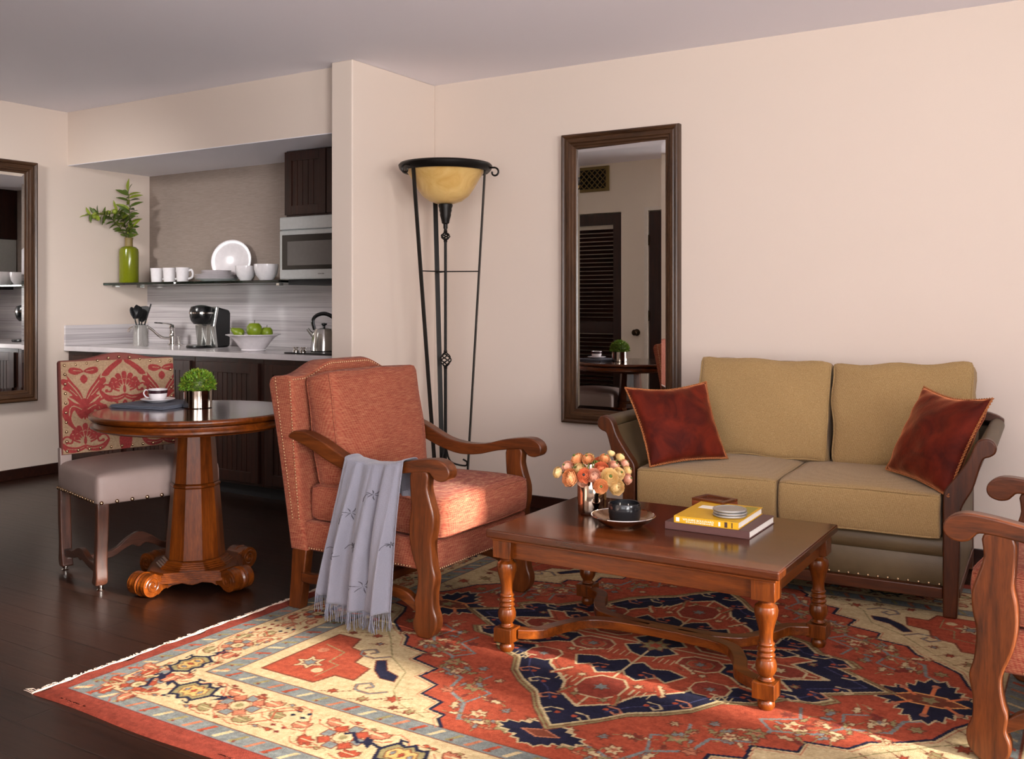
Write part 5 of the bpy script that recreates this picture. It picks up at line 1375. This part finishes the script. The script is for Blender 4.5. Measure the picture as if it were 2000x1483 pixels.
def pillow(label, TL, TR, BR, BL, thick, seed):
    TL, TR, BR, BL = map(Vector, (TL, TR, BR, BL)); c = (TL + TR + BR + BL) / 4
    t = thing('throw_pillow', label, 'pillow', tuple(c), 0, 'rust velvet pillows on the sofa')
    nrm = ((TR - TL).cross(BL - TL)).normalized()
    if nrm.y > 0: nrm = -nrm
    rn = random.Random(seed); ph = [rn.uniform(0, 6) for _ in range(6)]
    def base(u, v):  # pinched edges
        a, b_ = 2 * u - 1, 2 * v - 1
        a2 = a * (1 - .085 * (1 - b_ * b_)) ; b2_ = b_ * (1 - (.15 if b_ < 0 else .07) * (1 - abs(a) ** 1.6))
        uu, vv = (a2 + 1) / 2, (b2_ + 1) / 2
        return TL.lerp(TR, uu).lerp(BL.lerp(BR, uu), vv) - c
    def surf(sg):
        def fn(u, v):
            a, b_ = 2 * u - 1, 2 * v - 1
            k = max(0, (1 - a * a) * (1 - b_ * b_)) ** .48
            w_ = .006 * math.sin(a * 6 + ph[0]) * math.sin(b_ * 5 + ph[1]) * k + .004 * math.sin((a + b_) * 13 + ph[2]) * (1 - k) * (k > 0)
            return base(u, v) + nrm * (sg * (thick / 2 * k) + w_)
        return fn
    mb = MB().grid(surf(1), 30, 30, flip=True); mb.grid(surf(-1), 30, 30)
    o = mb.build('cover', M_velvet, t, smooth=180); weld(o)
    N = 220; path = []
    for k in range(N):
        q = k / N * 4; e = int(q); fq = q - e
        u, v = [(fq, 0), (1, fq), (1 - fq, 1), (0, 1 - fq)][e]; path.append(base(u, v))
    cord = MB()
    for ph_ in (0, PI):
        pts = []
        for k in range(N * 3):
            p = path[(k // 3) % N].lerp(path[(k // 3 + 1) % N], (k % 3) / 3)
            an = k * .62 + ph_; out = (p.normalized()); pts.append(p * 1.008 + out * .0032 * math.cos(an) + nrm * .0032 * math.sin(an))
        cord.tube(pts, .0026, 5, closed=True)
    cord.build('twisted_cord_trim', M_cord, t, smooth=180)
    return t
pillow('rust velvet pillow with gold cord on the left end of sofa', (-1.905, 4.09, .826), (-1.620, 4.375, .846), (-1.480, 4.27, .512), (-1.735, 3.985, .492), .15, 1)
pillow('dark rust velvet pillow with gold cord on right end of sofa', (-.665, 4.43, .862), (-.378, 4.16, .850), (-.520, 4.035, .478), (-.800, 4.33, .515), .15, 2)

# ================================================================== round pedestal table
RTX, RTY = -3.405, 2.870
rt = thing('pedestal_table', 'round honey-brown pedestal table with faceted column, beside damask chair', 'table', (RTX, RTY, 0))
ZTT = .752
R = .432
MB().lathe([(0, ZTT - .024), (R - .016, ZTT - .024), (R - .016, ZTT), (0, ZTT)], 96).build('tabletop', wood('round_top_wood', srgb(34, 14, 7), srgb(66, 29, 12), srgb(90, 44, 20), 'x', .10, .8), rt, smooth=50)
MB().lathe([(R - .0158, ZTT - .0238), (R - .008, ZTT - .0235), (R - .001, ZTT - .016), (R, ZTT - .010), (R - .003, ZTT - .003), (R - .010, ZTT), (R - .0158, ZTT), (R - .0158, ZTT - .0238)], 96, cap=False).build('table_edge', honey['x'], rt, smooth=50)
MB().lathe([(0, .682), (R - .05, .682), (R - .045, .688), (R - .02, .690), (R - .006, .698), (R - .006, .706), (R - .016, .714), (R - .018, .722), (R - .03, .7275), (0, .7275)], 96).build('skirt', honey['x'], rt, smooth=40)
def facet(prof, n=10, rot=.16):
    mb = MB(); mb.lathe(prof, n, RZ(rot)); return mb
facet([(0, .44), (.098, .44), (.082, .655), (.10, .668), (.12, .6815), (0, .6815)]).build('upper_column', honey['z'], rt, smooth=0, bevel=.002)
facet([(0, .422), (.100, .422), (.106, .426), (.106, .434), (.100, .4395), (0, .4395)]).build('collar', honey['x'], rt, smooth=0, bevel=.001)
facet([(0, .118), (.126, .118), (.102, .4215), (0, .4215)]).build('lower_column', honey['z'], rt, smooth=0, bevel=.002)
facet([(0, .088), (.165, .088), (.165, .093), (.157, .095), (.157, .100), (.148, .102), (.148, .107), (.139, .109), (.139, .114), (.130, .1175), (0, .1175)]).build('stepped_collar', honey['x'], rt, smooth=0)
pb = MB()
def oct_(r, c): # square with corners on the axes, truncated
    return [(r - c * 0, c), (c, r), (-c, r), (-r, c), (-r, -c), (-c, -r), (c, -r), (r, -c)]
for r_, z0, z1 in ((.235, .050, .062), (.228, .062, .068), (.220, .068, .074), (.212, .074, .080), (.204, .080, .0875)):
    pb.prism(oct_(r_, .045), z0, z1, 'xy')
pb.build('plinth', honey['x'], rt, smooth=0)
ap = MB()
for k in range(4):
    M_ = RZ(k * PI / 2 + PI / 4)
    wv = [(-.115, .05), (.115, .05), (.115, .03), (.10, .018), (.08, .03), (.04, .036), (.02, .030), (0, .026), (-.02, .030), (-.04, .036), (-.08, .03), (-.10, .018), (-.115, .03)]
    ap.prism(wv, -.155, -.140, 'xz', M_)
ap.build('shaped_apron', honey['x'], rt, smooth=0, bevel=.002)
for k in range(4):
    M_ = RZ(k * PI / 2) @ T(.262, 0, .052)
    ft = MB()
    pr = []
    W_ = .052
    for i in range(15):
        y = -W_ + 2 * W_ * i / 14; pr.append((.0505 - .0055 * abs(math.sin(i * PI / 2 * .86)) - (.004 if i in (0, 14) else 0), y))
    pr = [(0, -W_)] + pr + [(0, W_)]
    ft.lathe(pr, 30, M_ @ RX(-PI / 2), cap=False)
    arm = smooth_poly([(-.12, -.018), (-.06, -.03), (-.03, -.045), (0, -.0), (-.01, .044), (-.05, .030), (-.12, .028)], 4)
    ft.prism(arm, -.042, .042, 'xz', M_)
    for s_ in (-1, 1):
        sp = []
        for i in range(30):
            a = i * .42; rr = .036 * (1 - i / 34); sp.append((rr * math.cos(a), s_ * (W_ + .001), rr * math.sin(a)))
        ft.tube(sp, .0032, 6, M=M_)
    ft.build('scroll_foot', honey['x'], rt, smooth=40)
# on the round table
t = thing('folded_napkin', 'folded blue-grey linen napkin under cup and saucer', 'napkin', (-3.685, 2.90, ZTT + .0005), .18)
for k in range(3):
    b = rbox(.30 - k * .004, .30 - k * .003, .0045, .002, 0, n=8, nz=2, wr=.0004, seed=k)
    MB().add(b.v, b.f, T(0, k * .001, .0025 + k * .0046)).build('fold', M_napkin, t, smooth=180)
t = thing('saucer', 'white saucer under the cup on the blue-grey napkin', 'saucer', (-3.70, 2.905, ZTT + .0150))
lathe_obj('dish', [(0, 0), (.035, 0), (.04, .002), (.06, .009), (.076, .015), (.075, .017), (.058, .012), (.035, .005), (0, .004)], M_china, t, 44)
t = thing('teacup', 'white teacup with dark plum band on white saucer', 'cup', (-3.70, 2.905, ZTT + .0205))
lathe_obj('cup', [(0, 0), (.024, 0), (.027, .003), (.036, .012), (.040, .03), (.042, .055), (.040, .055), (.037, .03), (.033, .014), (0, .006)], M_china, t, 40)
MB().lathe([(.0410, .036), (.0428, .0505), (.0425, .0505), (.0405, .036)], 40, cap=False).build('painted_band', M_china_dark, t)
MB().tube(smooth_poly([(-.040, 0, .045), (-.058, 0, .050), (-.066, 0, .034), (-.055, 0, .018), (-.038, 0, .014)], 5, False), .0032, 8, M=RZ(.5)).build('handle', M_china, t)
t = thing('potted_boxwood', 'small round green boxwood ball in shiny metal pot', 'potted plant', (-3.468, 2.937, ZTT + .0005))
lathe_obj('metal_pot', [(0, 0), (.059, 0), (.062, .003), (.062, .078), (.060, .080), (.057, .078), (.057, .06), (0, .06)], simple('shiny_metal_pot', srgb(172, 162, 152), .10, 1), t, 48)
lathe_obj('soil', [(0, .061), (.056, .061), (.056, .066), (0, .068)], M_dark, t, 24)
la, lb_ = MB(), MB(); rn = random.Random(11)
for k in range(1500):
    a = rn.uniform(0, 2 * PI); ph = math.acos(rn.uniform(-.25, 1)); rr = .076 * rn.uniform(.55, 1.02) ** .5
    d = Vector((math.sin(ph) * math.cos(a), math.sin(ph) * math.sin(a), math.cos(ph)))
    p = Vector((0, 0, .098)) + Vector((d.x * rr * .98, d.y * rr * .98, d.z * rr * .92))
    leaf(la if rn.random() < .6 else lb_, p, (d + Vector((rn.uniform(-.8, .8), rn.uniform(-.8, .8), rn.uniform(-.4, .8)))), .013, .0042, Vector((rn.uniform(-1, 1), rn.uniform(-1, 1), 1)), n=2)
tag(la.build('foliage', M_leaf2, t, smooth=180), kind='stuff'); tag(lb_.build('young_foliage', M_leaf3, t, smooth=180), kind='stuff')
MB().ball((0, 0, .10), .058, 16, 10).build('foliage_core', M_leaf, t)

# ================================================================== damask side chair
SCX, SCY, SCR = -3.782, 2.862, math.radians(75)
sc_ = thing('side_chair', 'side chair with red damask back and taupe leather seat, behind round table', 'chair', (SCX, SCY, 0), SCR)
hw, hd = .272, .235
# seat
b = rbox(2 * hw + .01, 2 * hd + .02, .125, .022, .045, n=22, nz=6, wr=.001, seed=4, crown_side=.006, bottom=0)
o = MB().add(b.v, b.f, T(0, -.01, .4275)).build('seat', M_seat_leather, sc_, smooth=180); weld(o)
np_ = [((-hw + .012 + (2 * hw - .024) * k / 8, -hd - .0225, .378), (0, -1, 0)) for k in range(9)]
for s_ in (-1, 1): np_ += [((s_ * (hw + .0075), -hd + .02 + (2 * hd - .04) * k / 14, .380), (s_, 0, 0)) for k in range(15)]
M_nick = simple('antique_nickel_nails', srgb(186, 152, 120), .25, 1)
nails(np_, .0085, M_nick, o, n=12)
LG = [(-.022, .372), (-.021, .30), (-.016, .22), (-.010, .15), (-.004, .09), (.006, .05), (.012, .030), (.0, .022), (-.028, .022), (-.040, .035), (-.044, .06), (-.040, .10), (-.042, .16), (-.050, .23), (-.054, .30), (-.054, .372)]
LG = [(a + .014, b_) for a, b_ in LG]
for s_ in (-1, 1):
    for fy, nm in ((-1, 'front_leg'), (1, 'rear_leg')):
        yy = fy * (hd - .022)
        pl = [(yy + (a if fy < 0 else -a) + (.008 if fy < 0 else -.008), b_) for a, b_ in LG]
        lo = MB().prism(smooth_poly(pl, 3), s_ * (hw - .024) - .025, s_ * (hw - .024) + .025, 'yz').build(nm, side_w['z'], sc_, smooth=30, bevel=.006, bseg=3)
        cy_ = yy + (-.002 if fy < 0 else .002)
        MB().lathe([(0, 0), (.014, 0), (.016, .004), (.010, .008), (.012, .014), (.012, .0225), (0, .0225)], 16, cx=s_ * (hw - .024), cy=cy_).build('caster', M_chrome, lo)
    st = smooth_poly([(-.20, .100), (-.10, .112), (-.04, .135), (0, .142), (.04, .135), (.10, .112), (.20, .100), (.20, .07), (.10, .078), (.03, .095), (0, .088), (-.03, .095), (-.10, .078), (-.20, .07)], 3)
    MB().prism(st, s_ * (hw - .024) - .012, s_ * (hw - .024) + .012, 'yz').build('side_stretcher', side_w['y'], sc_, smooth=30, bevel=.003)
    MB().prism([(hd - .045, .37), (hd - .005, .37), (hd + .008, .56), (hd - .028, .56)], s_ * (hw - .024) - .026, s_ * (hw - .024) + .026, 'yz').build('back_stile', M_seat_leather, sc_, smooth=0, bevel=.006)
cs = smooth_poly([(-.235, .105), (-.12, .110), (-.06, .150), (0, .175), (.06, .150), (.12, .110), (.235, .105), (.235, .078), (.12, .080), (.07, .105), (.03, .120), (0, .105), (-.03, .120), (-.07, .105), (-.12, .080), (-.235, .078)], 3)
MB().prism(cs, -.012, .012).build('cross_stretcher', side_w['x'], sc_, smooth=30, bevel=.003)
# padded back (edges in plain red weave) with damask face
BW, BZ0, BZ1, BH = .269, .528, .955, .030
def bhump(x):
    u = abs(x) / BW
    return 0 if u > .78 else (BH * (.5 + .5 * math.cos(PI * u / .78)))
def by(z): return (hd - .018) + (z - .53) * .085
xs = [-BW, -BW + .003, -BW + .009] + [-BW + .02 + (2 * BW - .04) * k / 28 for k in range(29)] + [BW - .009, BW - .003, BW]
v = []; f = []; m_ = 10
for x in xs:
    e = min(1, (BW - abs(x)) / .012); q = .012 * (1 - math.sqrt(max(0, 1 - (1 - e) ** 2))); zt = BZ1 + bhump(x); y0 = by(BZ0); y1 = by(zt)
    P = [(y0 - .022 + q, BZ0 + .008), (y0 - .014, BZ0), (y0 + .018, BZ0), (y0 + .028 - q, BZ0 + .01), ((y0 + y1) / 2 + .030 - q, (BZ0 + zt) / 2), (y1 + .026 - q, zt - .012), (y1 + .014, zt - q), (y1 - .012, zt - q), (y1 - .022 + q, zt - .008), ((y0 + y1) / 2 - .022 + q, (BZ0 + zt) / 2)]
    v += [(x, a, b_) for a, b_ in P]
for i in range(len(xs) - 1):
    for k in range(m_): f.append((i * m_ + k, i * m_ + (k + 1) % m_, (i + 1) * m_ + (k + 1) % m_, (i + 1) * m_ + k))
f.append(tuple(range(m_ - 1, -1, -1))); f.append(tuple(range((len(xs) - 1) * m_, len(xs) * m_)))
bk = MB().add(v, f).build('backrest', simple('red_damask_edge', srgb(122, 62, 54), .75, bsc=300, bst=.3), sc_, smooth=50)
TAN, DR = srgb(158, 130, 102), srgb(140, 50, 48)
DW, DH = 2 * BW - .008, BZ1 - BZ0 + BH - .006
dm = Canvas(DW, DH, .0017, TAN); dm.c = (DW / 2, 0); dm.mir = [(1, 1), (-1, 1)]
def D(pts, n=4, col=DR): dm.fill([p[:2] for p in smooth_poly([(a, b_, 0) for a, b_ in pts], n)], col)
def DL(pts, w, col=TAN): dm.line([p[:2] for p in smooth_poly([(a, b_, 0) for a, b_ in pts], 5, False)], w, col)
def fan(cx, cy, s):
    for k in range(7):
        a = PI / 2 + (k - 3) * .40; L = s * (.125 - .006 * abs(k - 3)); px, py = cx + L * math.cos(a), cy + L * math.sin(a)
        nx, ny = -math.sin(a), math.cos(a)
        D([(cx + .035 * s * math.cos(a), cy + .035 * s * math.sin(a)), (px * .55 + cx * .45 + nx * .012 * s, py * .55 + cy * .45 + ny * .012 * s), (px + nx * .019 * s, py + ny * .019 * s), (px + .016 * s * math.cos(a), py + .016 * s * math.sin(a)), (px - nx * .019 * s, py - ny * .019 * s), (px * .55 + cx * .45 - nx * .012 * s, py * .55 + cy * .45 - ny * .012 * s)], 3)
        DL([(cx + .075 * s * math.cos(a - .2), cy + .075 * s * math.sin(a - .2)), (cx + .085 * s * math.cos(a), cy + .085 * s * math.sin(a)), (cx + .075 * s * math.cos(a + .2), cy + .075 * s * math.sin(a + .2))], .003 * s)
    for e in (-1, 1):
        for q in range(2):
            x0_, y0_ = cx + e * (.07 + q * .055) * s, cy + (.045 - q * .05) * s; rr = (.034 + q * .012) * s
            pts = [(x0_ - e * .9 * rr, y0_ - rr * 1.6), (x0_ + e * .3 * rr, y0_ - rr), (x0_ + e * rr, y0_), (x0_ + e * .3 * rr, y0_ + rr), (x0_ - e * .7 * rr, y0_ + rr * .6), (x0_ - e * .6 * rr, y0_ - .1 * rr), (x0_ - e * .05 * rr, y0_ - .1 * rr)]
            dm.line([p[:2] for p in smooth_poly([(a, b_, 0) for a, b_ in pts], 5, False)], .013 * s, DR)
            dm.disc(x0_ + e * .05 * rr, y0_, .013 * s, DR)
        D([(cx, cy - .03 * s), (cx + e * .05 * s, cy - .045 * s), (cx + e * .12 * s, cy - .035 * s), (cx + e * .175 * s, cy + .01 * s), (cx + e * .165 * s, cy - .04 * s), (cx + e * .12 * s, cy - .085 * s), (cx + e * .05 * s, cy - .085 * s), (cx, cy - .06 * s)])
        DL([(cx + e * .01 * s, cy - .05 * s), (cx + e * .06 * s, cy - .065 * s), (cx + e * .13 * s, cy - .055 * s)], .004 * s)
    D([(cx - .012 * s, cy), (cx, cy + .04 * s), (cx + .012 * s, cy), (cx, cy - .03 * s)])
CX = .018
dm.c = (DW / 2 + CX, 0); dm.mir = [(1, 1)]
def branchleaf(x0, y0, e, up):
    q = 1 if up else -1
    P = [(0, 0), (.006, .03), (.020, .065), (.046, .100), (.074, .140), (.070, .118), (.092, .122), (.098, .100), (.084, .086), (.092, .072), (.070, .060), (.050, .040), (.066, .034), (.044, .018), (.018, -.008), (.006, -.02)]
    D([(x0 + e * a, y0 + q * b_) for a, b_ in P], 3)
    DL([(x0 + e * .010, y0 + q * .02), (x0 + e * .034, y0 + q * .062), (x0 + e * .066, y0 + q * .105)], .0045)
    DL([(x0 + e * .030, y0 + q * .036), (x0 + e * .060, y0 + q * .068)], .0035)
def bigleaf(x0, y0, e):
    P = [(0, 0), (.014, .020), (.044, .034), (.072, .060), (.066, .030), (.088, .014), (.096, -.02), (.080, -.062), (.045, -.10), (.012, -.118), (.046, -.080), (.058, -.040), (.044, -.004), (.030, -.030), (.012, -.050), (0, -.03)]
    D([(x0 + e * a, y0 + b_) for a, b_ in P], 3)
    DL([(x0 + e * .012, y0 - .002), (x0 + e * .044, y0 + .016), (x0 + e * .062, y0 + .004), (x0 + e * .066, y0 - .03)], .004)
fan(0, .300, .66)
for e in (-1, 1):
    for sx in (-1, 1):
        X0 = e * .185
        branchleaf(X0 + sx * .002, .245, sx, True)
        bigleaf(X0 + sx * .002, .215, sx)
        D([(X0, .40), (X0 + sx * .02, .416), (X0 + sx * .058, .420), (X0 + sx * .066, .398), (X0 + sx * .038, .384), (X0 + sx * .012, .392)], 3)
        DL([(X0 + sx * .012, .402), (X0 + sx * .045, .406)], .003)
    D([(X0, .385), (X0 + .018, .362), (X0, .338), (X0 - .018, .362)], 2)
    D([(X0 - .010, .26), (X0 + .010, .26), (X0 + .008, .19), (X0, .16), (X0 - .008, .19)], 2)
    D([(e * .105, .375), (e * .085, .405), (e * .050, .435), (e * .006, .462), (e * .006, .440), (e * .030, .420), (e * .060, .392), (e * .078, .372)], 3)
    # large scrolls beside the centre fan
    pts = [(e * .035, .235), (e * .075, .262), (e * .115, .255), (e * .128, .222), (e * .112, .196), (e * .088, .204), (e * .092, .226), (e * .106, .226)]
    dm.line([p[:2] for p in smooth_poly([(a, b_, 0) for a, b_ in pts], 6, False)], .010, DR); dm.disc(e * .100, .214, .010, DR)
    pts = [(e * .012, .205), (e * .045, .215), (e * .078, .185), (e * .070, .150), (e * .040, .148), (e * .038, .175)]
    dm.line([p[:2] for p in smooth_poly([(a, b_, 0) for a, b_ in pts], 6, False)], .012, DR)
    D([(0, .19), (e * .030, .20), (e * .062, .13), (e * .040, .095), (e * .050, .135), (e * .022, .165)], 3)
D([(-.014, .225), (0, .25), (.014, .225), (.010, .18), (0, .15), (-.010, .18)], 3); DL([(0, .235), (0, .175)], .004)
fan(-.185, .058, .62); fan(.185, .058, .62)
D([(-.03, .06), (0, .10), (.03, .06), (.02, .0), (-.02, .0)], 3)
def dpos(U, V):
    x = U - DW / 2; zt = BZ1 + np.vectorize(bhump)(x) - .003
    z = BZ0 + .004 + (V / DH) * (zt - BZ0 - .004)
    a = np.clip(1 - (x / BW) ** 2, 0, 1); c = np.clip(1 - (2 * (z - BZ0) / (zt - BZ0) - 1) ** 2, 0, 1)
    y = by(z) - .0235 - .014 * (a * c) ** .45
    return np.stack([x, y, z], -1)
dm.to_mesh('damask_panel', M_damask, bk, dpos)
np_ = []
for k in range(11): x = -BW + .02 + (2 * BW - .04) * k / 10; np_.append(((x, by(BZ1) - .026, BZ1 + bhump(x) - .020), (0, -1, .1))); np_.append(((x, by(BZ0) - .027, BZ0 + .018), (0, -1, 0)))
for k in range(1, 9):
    z = BZ0 + .018 + (BZ1 - BZ0 - .036) * k / 9
    for s_ in (-1, 1): np_.append(((s_ * (BW - .020), by(z) - .029, z), (0, -1, 0)))
nails(np_, .0072, M_nick, bk, n=12)
